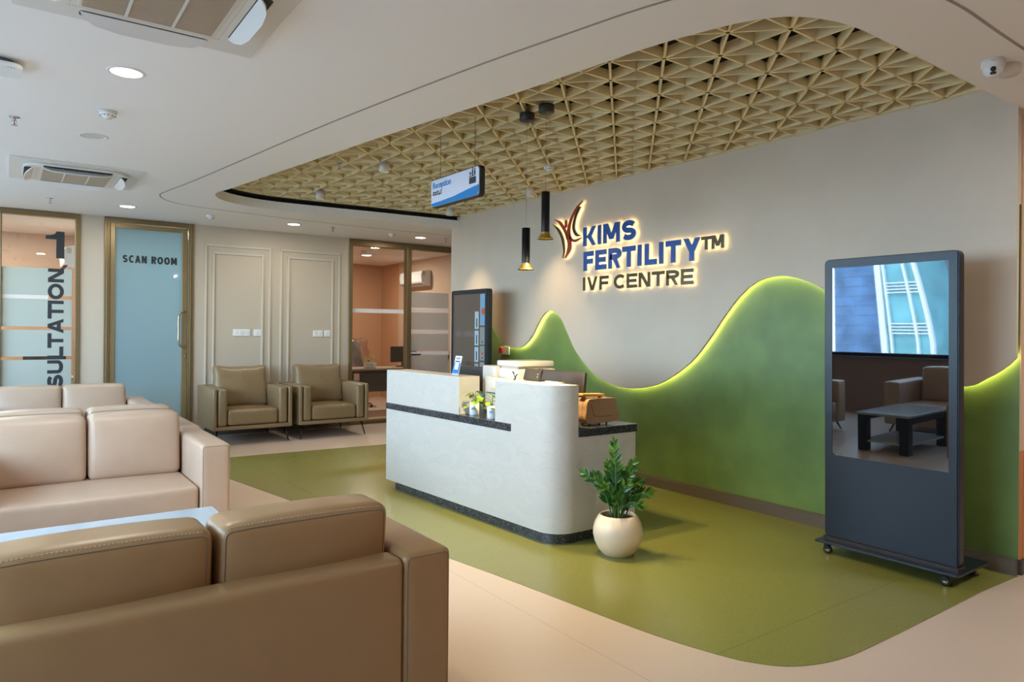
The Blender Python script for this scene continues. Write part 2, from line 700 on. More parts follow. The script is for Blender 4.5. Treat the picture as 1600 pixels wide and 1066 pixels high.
def glyph(ch, t):
    """returns width, strokes. stroke = ('p', points) thick polyline or ('d', x0,y0,x1,y1) diagonal cut level"""
    h = t / 2
    if ch == 'I': return t, [('p', [(h, 0), (h, 1)])]
    if ch == 'L': return .56, [('p', [(h, 1), (h, h), (.56, h)])]
    if ch == 'F': return .56, [('p', [(h, 0), (h, 1 - h), (.56, 1 - h)]), ('p', [(h, .48), (.52, .48)])]
    if ch == 'E': return .60, [('p', [(.60, h), (h, h), (h, 1 - h), (.60, 1 - h)]), ('p', [(h, .5), (.56, .5)])]
    if ch == 'T': return .62, [('p', [(0, 1 - h), (.62, 1 - h)]), ('p', [(.31, 0), (.31, 1)])]
    if ch == 'K': return .68, [('p', [(h, 0), (h, 1)]), ('d', .16 + h, .42, .66 - h * .7, 1), ('d', .30, .55, .68 - h * .7, 0)]
    if ch == 'M': return .84, [('p', [(h, 0), (h, 1)]), ('p', [(.84 - h, 0), (.84 - h, 1)]), ('d', h * 1.3, 1, .42, .18), ('d', .84 - h * 1.3, 1, .42, .18)]
    if ch == 'N': return .70, [('p', [(h, 0), (h, 1)]), ('p', [(.70 - h, 0), (.70 - h, 1)]), ('d', h * 1.2, 1, .70 - h * 1.2, 0)]
    if ch == 'A': return .74, [('d', h * .9, 0, .37, 1), ('d', .74 - h * .9, 0, .37, 1), ('p', [(.2, .30), (.54, .30)])]
    if ch == 'V': return .72, [('d', h * .9, 1, .36, 0), ('d', .72 - h * .9, 1, .36, 0)]
    if ch == 'Y': return .74, [('d', h, 1, .37, .42), ('d', .74 - h, 1, .37, .42), ('p', [(.37, 0), (.37, .5)])]
    if ch == 'U': return .68, [('p', [(h, 1), (h, .34)] + arc(.34, .34, .34 - h, .34 - h, 180, 360, 14)[1:] + [(.68 - h, 1)])]
    if ch == 'R': return .66, [('p', [(h, 0), (h, 1 - h), (.38, 1 - h)] + arc(.38, .72, .25 - h * .3, .28 - h, 90, -90, 10)[1:] + [(h, .44 + h)]), ('d', .36, .46, .66 - h * .7, 0)]
    if ch == 'O': return .80, [('c', arc(.40, .5, .40 - h, .5 - h + .01, 0, 360, 28)[:-1])]
    if ch == 'C': return .68, [('p', arc(.40, .5, .40 - h, .5 - h + .01, 48, 312, 22))]
    if ch == 'S':
        ru = .5 - h
        a = arc(.33, .745, .33 - h, .255 - h, 20, 270, 14)
        b = arc(.33, .255, .33 - h, .255 - h, 90, -160, 14)
        q = [(x, y + (0 if y > .5 else 0)) for x, y in a]
        q[-1] = (.33, .5)
        b[0] = (.33, .5)
        a2 = arc(.33, .75 - h / 2, .33 - h, .25 - h / 2, 25, 250, 12)
        b2 = arc(.33, .25 + h / 2, .33 - h, .25 - h / 2, 70, -155, 12)
        return .66, [('p', a2 + b2)]
    if ch == '1': return .62, [('p', [(.62 - h, 0), (.62 - h, 1)]), ('q', [(.36, 1.0), (.31, .91), (.20, .86), (0, .83)], [(.36, .70), (.31, .70), (.20, .70), (0, .70)])]
    return .3, []


def strip_rows(pts, t, closed=False):
    P = [Vector((p[0], p[1])) for p in pts]
    N = len(P)
    L, R = [], []
    for i in range(N):
        if closed or 0 < i < N - 1:
            d1 = (P[i] - P[i - 1]).normalized()
            d2 = (P[(i + 1) % N] - P[i]).normalized()
        elif i == 0:
            d1 = d2 = (P[1] - P[0]).normalized()
        else:
            d1 = d2 = (P[-1] - P[-2]).normalized()
        n1 = Vector((-d1.y, d1.x))
        n2 = Vector((-d2.y, d2.x))
        b = (n1 + n2)
        if b.length < 1e-6: b = n1
        b.normalize()
        k = 1 / max(0.45, b.dot(n1))
        L.append(P[i] + b * (t / 2) * k)
        R.append(P[i] - b * (t / 2) * k)
    return L, R


def glyph_polys(ch, t, fx=1.0):
    w, st = glyph(ch, t)
    if ch not in 'I' and fx != 1.0:
        h = t / 2
        k = (w * fx - 2 * h) / (w - 2 * h)
        mp = lambda x: h + (x - h) * k
        w = w * fx
        ns = []
        for q in st:
            if q[0] == 'd':
                ns.append(('d', mp(q[1]), q[2], mp(q[3]), q[4]))
            elif q[0] == 'q':
                ns.append(('q', [(mp(x), y) for x, y in q[1]], [(mp(x), y) for x, y in q[2]]))
            else:
                ns.append((q[0], [(mp(x), y) for x, y in q[1]]))
        st = ns
    out = []
    for s in st:
        if s[0] == 'd':
            x0, y0, x1, y1 = s[1:]
            ln = math.hypot(x1 - x0, y1 - y0)
            tw = t * ln / abs(y1 - y0) / 2
            cl = lambda x: max(0.0, min(w, x))
            out.append(([Vector((cl(x0 - tw), y0)), Vector((cl(x1 - tw), y1))], [Vector((cl(x0 + tw), y0)), Vector((cl(x1 + tw), y1))], False))
        elif s[0] == 'q':
            out.append(([Vector(p) for p in s[1]], [Vector(p) for p in s[2]], False))
        else:
            L, R = strip_rows(s[1], t, s[0] == 'c')
            out.append((L, R, s[0] == 'c'))
    return w, out


def add_glyph(mb, ch, t, ox, oy, sx, sy, w0, w1, mi_front=0, mi_side=0, mi_back=0, fx=1.0):
    """letter slab between heights w0 (back) and w1 (front) in the (u, v, w) frame of mb.tm"""
    w, polys = glyph_polys(ch, t, fx)
    for k_, (L, R, closed) in enumerate(polys):
        n = len(L)
        w1 = w1 + 0.00025
        w0 = w0 - 0.00002
        def P(p, z): return (ox + p.x * sx, oy + p.y * sy, z)
        vs = [P(p, w0) for p in L] + [P(p, w0) for p in R] + [P(p, w1) for p in L] + [P(p, w1) for p in R]
        ff, fb, fs = [], [], []
        rng = range(n) if closed else range(n - 1)
        for i in rng:
            j = (i + 1) % n
            fb.append((i, j, n + j, n + i))
            ff.append((2 * n + i, 3 * n + i, 3 * n + j, 2 * n + j))
            fs.append((i, 2 * n + i, 2 * n + j, j))
            fs.append((n + i, n + j, 3 * n + j, 3 * n + i))
        if not closed:
            fs.append((0, n, 3 * n, 2 * n))
            fs.append((n - 1, 3 * n - 1, 4 * n - 1, 2 * n - 1)[0:1] + (2 * n - 1, 4 * n - 1, 3 * n - 1))
        b = len(mb.v)
        mb.add(vs, ff, mi_front)
        for (fl, mi) in ((fb, mi_back), (fs, mi_side)):
            for f in fl:
                mb.f.append([b + i for i in f]); mb.mi.append(mi); mb.sm.append(False)
    return w


def fit_word(s, t, gap, length, height):
    """how much to widen the letters so that the word fills its length with even strokes"""
    fixed = sum(.42 for c in s if c == ' ') + sum(t for c in s if c == 'I') + gap * (len(s.replace(' ', '')) - 1)
    var = sum(glyph(c, t)[0] for c in s if c not in ' I')
    return (length / height - fixed) / var


def add_word(mb, s, t, gap, u0, u1, v0, v1, w0, w1):
    sy = v1 - v0
    fx = fit_word(s, t, gap, u1 - u0, sy)
    x = 0
    for ch in s:
        if ch == ' ':
            x += 0.42
            continue
        x += add_glyph(mb, ch, t, u0 + x * sy, v0, sy, sy, w0, w1, fx=fx) + gap


def text_mesh(body, size, offset=0.0, extrude=0.0):
    c = bpy.data.curves.new('text', 'FONT')
    c.body = body
    c.size = size
    c.offset = offset
    c.extrude = extrude
    o = bpy.data.objects.new('text', c)
    COL.objects.link(o)
    dg = bpy.context.evaluated_depsgraph_get()
    dg.update()
    me = bpy.data.meshes.new_from_object(o.evaluated_get(dg))
    vs = [v.co.copy() for v in me.vertices]
    fs = [list(p.vertices) for p in me.polygons]
    bpy.data.objects.remove(o, do_unlink=True)
    bpy.data.curves.remove(c)
    bpy.data.meshes.remove(me)
    return vs, fs


# frames for writing: u right, v up, w towards the reader
def frame_right(x, y, z):   # on a face looking towards -X
    return Matrix(((0, 0, -1, x), (-1, 0, 0, y), (0, 1, 0, z), (0, 0, 0, 1)))


def frame_back(x, y, z):    # on a face looking towards -Y
    return Matrix(((1, 0, 0, x), (0, 0, -1, y), (0, 1, 0, z), (0, 0, 0, 1)))


# ------------------------------------------------------------------ the room
OPEN = [(4.95, 1.628), (4.4, 1.628), (3.7, 1.626), (3.23, 1.628), (3.02, 1.636), (2.87, 1.664), (2.735, 1.722), (2.64, 1.812),
        (2.556, 1.978), (2.455, 2.382), (2.334, 3.264), (2.114, 4.60), (1.918, 5.95), (1.755, 7.08), (1.71, 7.30), (1.70, 7.50),
        (1.81, 7.76), (2.03, 7.95), (2.40, 8.06), (3.0, 8.045), (3.8, 7.985), (4.95, 7.92)]
curve = catmull([(x, y, 0) for x, y in OPEN[1:-1]], 5)
LOOP = [Vector((OPEN[0][0], OPEN[0][1]))] + [Vector((p.x, p.y)) for p in curve] + [Vector((OPEN[-1][0], OPEN[-1][1]))]

# floors
struct('floor', MB().box(XL - 0.2, 9.0, YF - 0.2, YB + 4.3, -0.12, 0.0), M_FLOOR)
gl = [(min(p.x, XW + 0.03), p.y) for p in LOOP if p.y < 5.2]
gl[0] = (XW + 0.03, 1.61)
gl += [(1.937, 5.66), (1.83, 6.28), (1.717, 6.93), (1.60, 7.60), (1.585, 7.80), (1.61, 7.95), (1.70, 8.05), (1.85, 8.068), (2.3, 8.055), (3.84, 7.965), (XW + 0.03, 7.91)]
struct('floor_green_inlay', MB().prism(gl, 0.0, 0.003), M_GREENF)


def ceiling_with_hole():
    bm = bmesh.new()
    outer = [(XL - 0.2, YF - 0.2), (9.0, YF - 0.2), (9.0, YB + 4.3), (XL - 0.2, YB + 4.3)]
    ov = [bm.verts.new((x, y, ZC)) for x, y in outer]
    oe = [bm.edges.new((ov[i], ov[(i + 1) % 4])) for i in range(4)]
    iv = [bm.verts.new((p.x, p.y, ZC)) for p in LOOP]
    ie = [bm.edges.new((iv[i], iv[(i + 1) % len(iv)])) for i in range(len(iv))]
    bmesh.ops.triangle_fill(bm, use_beauty=True, edges=oe + ie)
    # drop triangles inside the opening
    def inside(p):
        c = False
        n = len(LOOP)
        for i in range(n):
            a, b = LOOP[i], LOOP[(i + 1) % n]
            if (a.y > p.y) != (b.y > p.y) and p.x < (b.x - a.x) * (p.y - a.y) / (b.y - a.y) + a.x:
                c = not c
        return c
    dead = [f for f in bm.faces if inside(f.calc_center_median())]
    bmesh.ops.delete(bm, geom=dead, context='FACES_ONLY')
    # fascia turned up round the opening
    top = [bm.verts.new((p.x, p.y, ZC + 0.096)) for p in LOOP]
    for i in range(len(iv) - 1):
        bm.faces.new((iv[i], iv[i + 1], top[i + 1], top[i]))
    me = bpy.data.meshes.new('ceiling')
    bm.to_mesh(me)
    bm.free()
    me.materials.append(M_CEIL)
    o = bpy.data.objects.new('ceiling', me)
    COL.objects.link(o)
    o['kind'] = 'structure'


ceiling_with_hole()
# dark void above the lattice
pl = MB()
lv = LOOP
k = 0.05
cen = Vector((3.4, 4.8))
outv = [p + (p - cen).normalized() * k for p in lv]
n = len(lv)
pl.add([(p.x, p.y, ZC + 0.097) for p in lv] + [(p.x, p.y, ZC + 0.097) for p in outv] + [(p.x, p.y, 3.3) for p in outv],
       [(i, i + 1, n + i + 1, n + i) for i in range(n - 1)] + [(n + i, n + i + 1, 2 * n + i + 1, 2 * n + i) for i in range(n - 1)] +
       [list(range(2 * n, 3 * n))])
inn = [Vector((min(q.x, XW), q.y)) for q in [p + (cen - p).normalized() * 0.049 for p in lv]]
n0 = len(pl.v)
pl.add([(p.x, p.y, 2.9135) for p in outv] + [(p.x, p.y, 2.9135) for p in inn], [(i, i + 1, n + i + 1, n + i) for i in range(n - 1)])
struct('ceiling_void', pl, M_PLENUM)

# groove that runs round the opening
GR = [(8.9, 1.285), (4.2, 1.285), (3.1, 1.275), (2.65, 1.36), (2.35, 1.62), (2.17, 1.967), (2.034, 2.542), (1.898, 3.241), (1.70, 4.50),
      (1.52, 5.9), (1.381, 6.984), (1.285, 7.6), (1.26, 7.9), (1.383, 8.2), (1.66, 8.39), (2.224, 8.50), (3.06, 8.62), (4.115, 8.66), (6.5, 8.68)]
gp = catmull([(x, y, 0) for x, y in GR], 6)
gp2 = [Vector((p.x, p.y)) for p in gp]
L_, R_ = strip_rows(gp2, 0.014)
g = MB()
n = len(L_)
g.add([(p.x, p.y, ZC - 0.0015) for p in L_] + [(p.x, p.y, ZC - 0.0015) for p in R_] + [(p.x, p.y, ZC + 0.004) for p in L_] + [(p.x, p.y, ZC + 0.004) for p in R_],
      [(i, i + 1, n + i + 1, n + i) for i in range(n - 1)] + [(i, 2 * n + i, 2 * n + i + 1, i + 1) for i in range(n - 1)] + [(n + i, 3 * n + i, 3 * n + i + 1, n + i + 1) for i in range(n - 1)])
struct('trim_1', g, mat('groove_grey', (0.33, 0.31, 0.29), 0.7))


# lattice ceiling: one big assembly of vanes
def lattice():
    poly = []
    c = Vector((3.5, 4.8))
    for p in LOOP:
        q = p + (c - p).normalized() * 0.05
        poly.append(Vector((min(q.x, XW - 0.004), q.y)))
    def clip(p, d):
        ts = []
        N = len(poly)
        for i in range(N):
            a, b = poly[i], poly[(i + 1) % N]
            e = b - a
            den = d.x * e.y - d.y * e.x
            if abs(den) < 1e-9:
                continue
            t = ((a.x - p.x) * e.y - (a.y - p.y) * e.x) / den
            s = ((a.x - p.x) * d.y - (a.y - p.y) * d.x) / den
            if -1e-9 <= s < 1 - 1e-9:
                ts.append(t)
        return (min(ts), max(ts)) if len(ts) >= 2 else None
    P0 = 0.2095
    X0, Y0 = 2.904, 2.635
    H = 0.058
    T = 0.013
    mb = MB()
    def vane(p, d, z1):
        r = clip(p, d)
        if not r or r[1] - r[0] < 0.04:
            return
        a = p + d * r[0]
        b = p + d * r[1]
        nn = Vector((-d.y, d.x)) * T / 2
        pts = [a - nn, b - nn, b + nn, a + nn]
        mb.prism([(q.x, q.y) for q in pts], ZG, z1)
    for i in range(-8, 12):
        vane(Vector((X0 + i * P0, Y0)), Vector((0, 1)), ZG + H)
    for j in range(-6, 28):
        vane(Vector((X0, Y0 + j * P0)), Vector((1, 0)), ZG + H - 0.0007)
    for i in range(len(poly)):
        a, b = poly[i], poly[(i + 1) % len(poly)]
        if (b - a).length > 1e-4:
            nn = (c - (a + b) / 2).normalized() * T
            mb.prism([(a.x, a.y), (b.x, b.y), (b.x + nn.x, b.y + nn.y), (a.x + nn.x, a.y + nn.y)], ZG - 0.0004, ZG + H)
    s = math.sqrt(0.5)
    for k_ in range(-40, 44, 2):
        vane(Vector((X0 + k_ * P0, Y0)), Vector((s, s)), ZG + H - 0.0014)
        vane(Vector((X0 + k_ * P0, Y0)), Vector((s, -s)), ZG + H - 0.0021)
    o = mb.build('lattice_ceiling', M_LATTICE)
    tag(o, 'cream ceiling lattice of triangular cells in the recess above the reception desk', 'ceiling lattice')


lattice()

# back wall with its openings --------------------------------------------------------------
ZT = ZC
wb = MB()
for (a, b) in ((0.715, 0.962), (1.969, 4.117), (8.0, 9.0)):
    wb.box(a, b, YB, YB + 0.12, 0, ZT)
wb.box(XL - 0.2, -1.55, YB, YB + 0.12, 0, ZT)
struct('wall_back', wb, M_WALLB)
sk = MB()
for (a, b) in ((0.715, 0.962), (1.969, 4.117)):
    sk.box(a, b, YB - 0.012, YB, 0, 0.09)
struct('baseboard_back', sk, M_SKIRT)

# wall mouldings
def mould(x0, x1, z0, z1, w=0.03):
    mb = MB()
    for (a, b, c, d) in ((x0, x0 + w, z0, z1), (x1 - w, x1, z0, z1)):
        mb.box(a, b, YB - 0.016, YB, c, d)
        mb.box(a + w * .3, b - w * .3, YB - 0.022, YB, c + w * .3, d - w * .3)
    for (c, d) in ((z1 - w, z1), (z0, z0 + w)):
        mb.box(x0, x1, YB - 0.0155, YB, c, d)
        mb.box(x0 + w * .3, x1 - w * .3, YB - 0.0215, YB, c + w * .3, d - w * .3)
    return mb
for i, (a, b, zt) in enumerate(((2.115, 2.97, 2.53), (3.10, 3.975, 2.53), (2.212, 2.872, 2.432), (3.202, 3.872, 2.432))):
    struct('trim_%d' % (i + 2), mould(a, b, 0.30 if i < 2 else 0.40, zt, 0.026), M_MOULD)


def partition(name, x0, x1, mull, fw=0.045, ztop=2.735, frame_mat=M_BRONZE):
    o = sobj(name)
    fr = MB()
    fr.box(x0, x1, YB - 0.02, YB + 0.10, ztop - fw + 0.02, ZC - 0.005)
    fr.box(x0, x1, YB - 0.02, YB + 0.10, 0, 0.06)
    for (a, b) in mull:
        fr.box(a, b, YB - 0.022, YB + 0.102, 0, ZC - 0.006)
    fr.build('window_frame', frame_mat, o, bevel=0.004)
    return o


# left glazed partition
p1 = partition('window_1', -1.55, 0.715, [(-1.55, -1.50), (-0.062, -0.046), (0.665, 0.715)], ztop=2.735)
MB().box(-1.5, -0.062, YB + 0.03, YB + 0.04, 0.06, 2.71).build('pane', M_CLEAR, p1)
MB().box(-0.046, 0.665, YB + 0.03, YB + 0.04, 0.06, 2.71).build('pane', M_CLEAR, p1)
def film(parent, x0, x1, zs, mat_, name='frosted_film'):
    mb = MB()
    for (a, b) in zs:
        mb.box(x0, x1, YB + 0.0265, YB + 0.028, a, b)
    return mb.build(name, mat_, parent)
bands = [(1.787, 2.105), (1.42, 1.742), (1.072, 1.38), (0.72, 1.032), (0.06, 0.68)]
film(p1, -0.046, 0.635, bands, M_FROST)
film(p1, -1.5, -0.075, bands, M_FROST)
film(p1, -0.046, 0.40, [(1.742, 1.787)], M_STRIP, 'white_strip')
# lettering CONSULTATION 1, read upwards, and the figure above it
lt = MB(Matrix(((0, -1, 0, 0.553), (0, 0, -1, YB + 0.0262), (1, 0, 0, 0), (0, 0, 0, 1))))
add_word(lt, 'CONSULTATION', 0.25, 0.10, 0.15, 2.105, 0, 0.158, 0, 0.002)
lt.tm = frame_back(0, YB + 0.0262, 0)
add_glyph(lt, '1', 0.27, 0.368, 2.228, 0.188 / 0.62, 0.318, 0, 0.002)
lt.build('lettering', M_INK, p1)

# right glazed partition (consulting room)
p2 = partition('window_2', 4.117, 7.9, [(4.117, 4.168), (5.066, 5.133), (5.93, 5.965), (7.84, 7.9)], ztop=2.70)
MB().box(4.168, 5.066, YB + 0.03, YB + 0.04, 0.06, 2.71).build('pane', M_CLEAR, p2)
MB().box(5.965, 7.84, YB + 0.03, YB + 0.04, 0.06, 2.71).build('pane', M_CLEAR, p2)
film(p2, 4.168, 5.03, [(1.674, 1.735)], M_STRIP, 'white_strip')
film(p2, 5.965, 7.84, [(0.06, 1.9)], M_FROST2)
d2 = sobj('door_2')
fr = MB()
fr.box(5.138, 5.155, YB + 0.01, YB + 0.05, 0.02, 2.66)
fr.box(5.915, 5.928, YB + 0.01, YB + 0.05, 0.02, 2.66)
fr.build('door_frame', M_BRONZE, d2)
MB().box(5.155, 5.915, YB + 0.031, YB + 0.041, 0.02, 2.66).build('pane', M_CLEAR, d2)
film(d2, 5.16, 5.84, [(1.775, 2.02), (1.43, 1.70), (1.09, 1.36), (0.04, 1.02)], M_FROST2)
film(d2, 5.16, 5.84, [(1.715, 1.76), (1.372, 1.418), (1.032, 1.078)], M_STRIP, 'white_strip')
MB().tube([(5.15, YB - 0.02, 1.035), (5.16, YB - 0.045, 1.035), (5.30, YB - 0.045, 1.035)], 0.011).build('door_handle', M_BLACKM, d2)

# scan room door
d1 = sobj('door_1')
fr = MB()
fr.box(0.962, 1.022, YB - 0.03, YB + 0.10, 0, 2.765)
fr.box(1.909, 1.969, YB - 0.03, YB + 0.10, 0, 2.765)
fr.box(1.022, 1.909, YB - 0.03, YB + 0.10, 2.71, 2.765)
fr.box(0.985, 1.0, YB - 0.036, YB, 0, 2.74)
fr.box(1.93, 1.945, YB - 0.036, YB, 0, 2.74)
fr.build('door_frame', M_BRONZE, d1, bevel=0.004)
lf = MB()
M_BRONZE2 = mat('light_bronze_leaf', (0.30, 0.225, 0.115), 0.36, metal=0.5)
lf.box(1.028, 1.080, YB - 0.012, YB + 0.035, 0.01, 2.70)
lf.box(1.838, 1.903, YB - 0.012, YB + 0.035, 0.01, 2.70)
lf.box(1.080, 1.838, YB - 0.012, YB + 0.035, 2.645, 2.70)
lf.box(1.080, 1.838, YB - 0.012, YB + 0.035, 0.01, 0.09)
lf.build('door_leaf', M_BRONZE2, d1, bevel=0.003)
MB().box(1.080, 1.838, YB + 0.005, YB + 0.015, 0.09, 2.645).build('pane', M_FROSTB, d1)
MB().tube(catmull([(1.862, YB - 0.012, 1.63), (1.85, YB - 0.05, 1.63), (1.81, YB - 0.075, 1.61), (1.79, YB - 0.08, 1.55), (1.79, YB - 0.08, 1.40),
                   (1.79, YB - 0.08, 1.25), (1.81, YB - 0.075, 1.19), (1.85, YB - 0.05, 1.17), (1.862, YB - 0.012, 1.17)], 4), 0.012).build('door_handle', M_CHROME if False else mat('satin_bronze_handle', (0.42, 0.34, 0.22), 0.25, metal=0.8), d1)
MB().cyl((1.872, YB - 0.022, 1.045), 0.016, 0.012, axis='y').build('door_lock', M_CHROME, d1)
lt = MB(frame_back(0, YB - 0.0005, 0))
lt.tm = frame_back(0, YB + 0.004, 0)
add_word(lt, 'SCAN ROOM', 0.24, 0.12, 1.162, 1.778, 2.225, 2.318, 0, 0.002)
lt.build('lettering', M_INK, d1)

# rooms behind the back wall ------------------------------------------------------------------
rm = MB()
rm.box(-1.75, 0.87, 12.35, 12.45, 0, ZC)
rm.box(0.80, 0.87, YB + 0.12, 12.35, 0, ZC)
rm.box(-1.95, -1.75, YB + 0.12, 12.45, 0, ZC)
struct('wall_consultation', rm, M_PEACH)
rm = MB()
rm.box(0.87, 4.1, 12.0, 12.1, 0, ZC)
struct('wall_scan_room', rm, mat('pale_blue_paint', (0.62, 0.72, 0.75), 0.6))
rm = MB()
rm.box(4.02, 4.1, YB + 0.12, 13.8, 0, ZC)
rm.box(4.1, 6.45, 13.7, 13.8, 0, ZC)
struct('wall_office_left', rm, M_OCHRE)
rm = MB()
rm.box(6.45, 6.55, 12.9, 13.8, 0, ZC)
struct('wall_office_side', rm, M_OCHRE)
rm = MB()
rm.box(6.451, 6.55, YB + 0.12, 12.9, 0, ZC)
struct('wall_office_right', rm, M_PEACH)
rm = MB()
rm.box(8.0, 8.1, YR - 1.0, YB + 0.1, 0, ZC)
rm.box(XW + 0.25, 8.1, YR - 0.1, YR, 0, ZC)
struct('wall_corridor', rm, M_WALLB)
struct('wall_rear_block', MB().box(XL - 0.2, 9.0, YB + 4.2, YB + 4.3, 0, ZC).box(8.9, 9.0, YR - 0.1, YB + 4.2, 0, ZC).box(6.56, 8.9, YB + 2.0, YB + 2.1, 0, ZC), M_WALLB)

# right feature wall ------------------------------------------------------------------
WAVE = [(8.10, 1.75), (7.55, 1.68), (7.069, 1.425), (6.90, 1.285), (6.705, 1.225), (6.516, 1.238), (6.335, 1.356), (6.22, 1.50), (6.105, 1.615),
        (5.985, 1.645), (5.83, 1.575), (5.70, 1.40), (5.561, 1.21), (5.312, 1.011), (5.077, 0.916), (4.855, 0.883), (4.645, 0.893), (4.407, 0.952),
        (4.183, 1.07), (4.006, 1.201), (3.838, 1.386), (3.71, 1.547), (3.555, 1.717), (3.406, 1.822), (3.262, 1.861), (3.124, 1.857), (2.965, 1.811),
        (2.80, 1.72), (2.55, 1.50), (2.30, 1.28), (2.08, 1.14), (1.893, 1.10), (1.781, 1.155), (1.68, 1.227), (YE, 1.29)]
wv = [Vector((p.x, p.y)) for p in catmull([(a, b, 0) for a, b in WAVE], 4)]
GREC = 0.055     # depth of the green plaster behind the white face
w_ = MB()
w_.box(XW + GREC, XW + 0.25, YE, YR, 0, 2.2)
struct('wall_right_green', w_, M_GREENW)
w_ = MB()
n = len(wv)
TH = 0.028       # thickness of the white sheet
vs, fs = [], []
for p in wv:
    vs += [(XW, p.x, p.y), (XW + TH, p.x, p.y), (XW, p.x, 3.3), (XW + TH, p.x, 3.3)]
for i in range(n - 1):
    a, b = 4 * i, 4 * (i + 1)
    fs += [(a, a + 2, b + 2, b), (a + 1, b + 1, b + 3, a + 3), (a, b, b + 1, a + 1), (a + 2, a + 3, b + 3, b + 2)]
fs += [(0, 1, 3, 2), (4 * (n - 1), 4 * (n - 1) + 2, 4 * (n - 1) + 3, 4 * (n - 1) + 1)]
w_.add(vs, fs)
w_.box(XW + TH, XW + 0.25, YE, YR, 2.2, 3.3)
w_.box(XW + 0.0, XW + 0.25, YR, YR + 0.015, 0, 3.3)
struct('wall_right', w_, M_WALLR)
# LED strip behind the edge of the white sheet
led = MB()
off = []
L2, R2 = strip_rows(wv, 0.05)
up = [(a if a.y > b.y else b) for a, b in zip(L2, R2)]
led_pts = [Vector((XW + TH + 0.008, min(max(q.x, YE + 0.01), YR - 0.02), q.y + 0.004)) for q in up]
led.tube(led_pts, 0.005, 5)
lo = led.build('led_strip', M_LED)
tag(lo, 'yellow light strip hidden behind the wavy edge of the white wall sheet', 'light strip')
# skirting of the feature wall
sk = MB()
sk.box(XW + 0.003, XW + GREC + 0.02, YE - 0.001, YR, 0, 0.082)
sk.box(XW + 0.018, XW + GREC + 0.02, YE - 0.0005, YR, 0.082, 0.092)
sk.build('baseboard_right', M_SKIRT)['kind'] = 'structure'
# return wall beyond the corner
rw = MB()
rw.box(XW + GREC + 0.001, 8.6, YE - 0.006, YE + 0.24, 0.735, 3.3)
struct('wall_return', rw, M_PEACH)
rw = MB()
rw.box(XW + GREC + 0.001, 8.6, YE - 0.008, YE + 0.24, 0.09, 0.735)
for k in range(40):
    rw.box(XW + 0.10 + k * 0.09, XW + 0.106 + k * 0.09, YE - 0.011, YE + 0.02, 0.09, 0.73)
struct('wall_return_dado', rw, M_ORANGE)
struct('baseboard_return', MB().box(XW + GREC + 0.001, 8.6, YE - 0.02, YE + 0.05, 0, 0.09), mat('dark_brown_skirting', (0.06, 0.045, 0.035), 0.4))
struct('wall_far_right', MB().box(8.6, 8.75, YF - 0.2, YE + 0.3, 0, 3.3), M_PEACH)
# wall behind the camera
struct('wall_front', MB().box(XL - 0.2, 8.75, YF - 0.15, YF, 0, 3.3), M_BROWNW)

# window wall ------------------------------------------------------------------
wl = MB()
wl.box(XL - 0.2, XL, YF - 0.2, YB + 4.3, 0, ZS)
wl.box(XL - 0.2, XL, YF - 0.2, YB + 4.3, ZH, 3.3)
edges = [YF - 0.2] + [q for w in WIN for q in w] + [YB + 4.3]
for i in range(0, len(edges), 2):
    wl.box(XL - 0.2, XL, edges[i], edges[i + 1], ZS, ZH)
struct('wall_left', wl, M_BROWNW)
for i, (a, b) in enumerate(WIN):
    o = sobj('window_%d' % (i + 3))
    fr = MB()
    for (c, d, e, f) in ((a, b, ZS, ZS + 0.05), (a, b, ZH - 0.05, ZH), (a, a + 0.05, ZS + .05, ZH - .05), (b - 0.05, b, ZS + .05, ZH - .05)):
        fr.box(XL - 0.14, XL - 0.08, c, d, e, f)
    fr.build('window_frame', M_BLACKM, o)
    MB().box(XL - 0.115, XL - 0.107, a + 0.05, b - 0.05, ZS + 0.05, ZH - 0.05).build('pane', M_WINGL, o)
    MB().box(XL - 0.08, XL + 0.03, a - 0.02, b + 0.02, ZS - 0.03, ZS).build('window_sill', mat('sill_stone', (0.16, 0.16, 0.17), 0.25), o)

# ================================================================== FURNITURE
def splayed_leg(x, y, dx, dy, h, r0=0.014, r1=0.008):
    return MB().tube([(x, y, h), (x + dx, y + dy, 0.0)], r0, 8, r1=r1)


def face_seam(mb, sy, inset, rad, skip_low=False):
    """piping round the front (sy=-1) or rear (sy=1) face of a soft box, following its surface"""
    h, w = mb.h, mb.warp
    X, Z = h[0] - inset, h[2] - inset
    zb = -Z if not skip_low else -0.1 * h[2]
    path = [(-X, zb + (Z - zb) * i / 8) for i in range(8)]
    path += [(-X + .02 * (1 - math.cos(t_)), Z - .02 * (1 - math.sin(t_))) for t_ in (0.3, 0.8, 1.3)]
    path += [(-X + .02 + (2 * X - .04) * i / 12, Z) for i in range(13)]
    path += [(X - .02 * (1 - math.cos(t_)), Z - .02 * (1 - math.sin(t_))) for t_ in (1.3, 0.8, 0.3)]
    path += [(X, Z - (Z - zb) * i / 8) for i in range(1, 9)]
    return MB().tube([w((x, sy * h[1], z), 0.0003) for x, z in path], rad, 6)


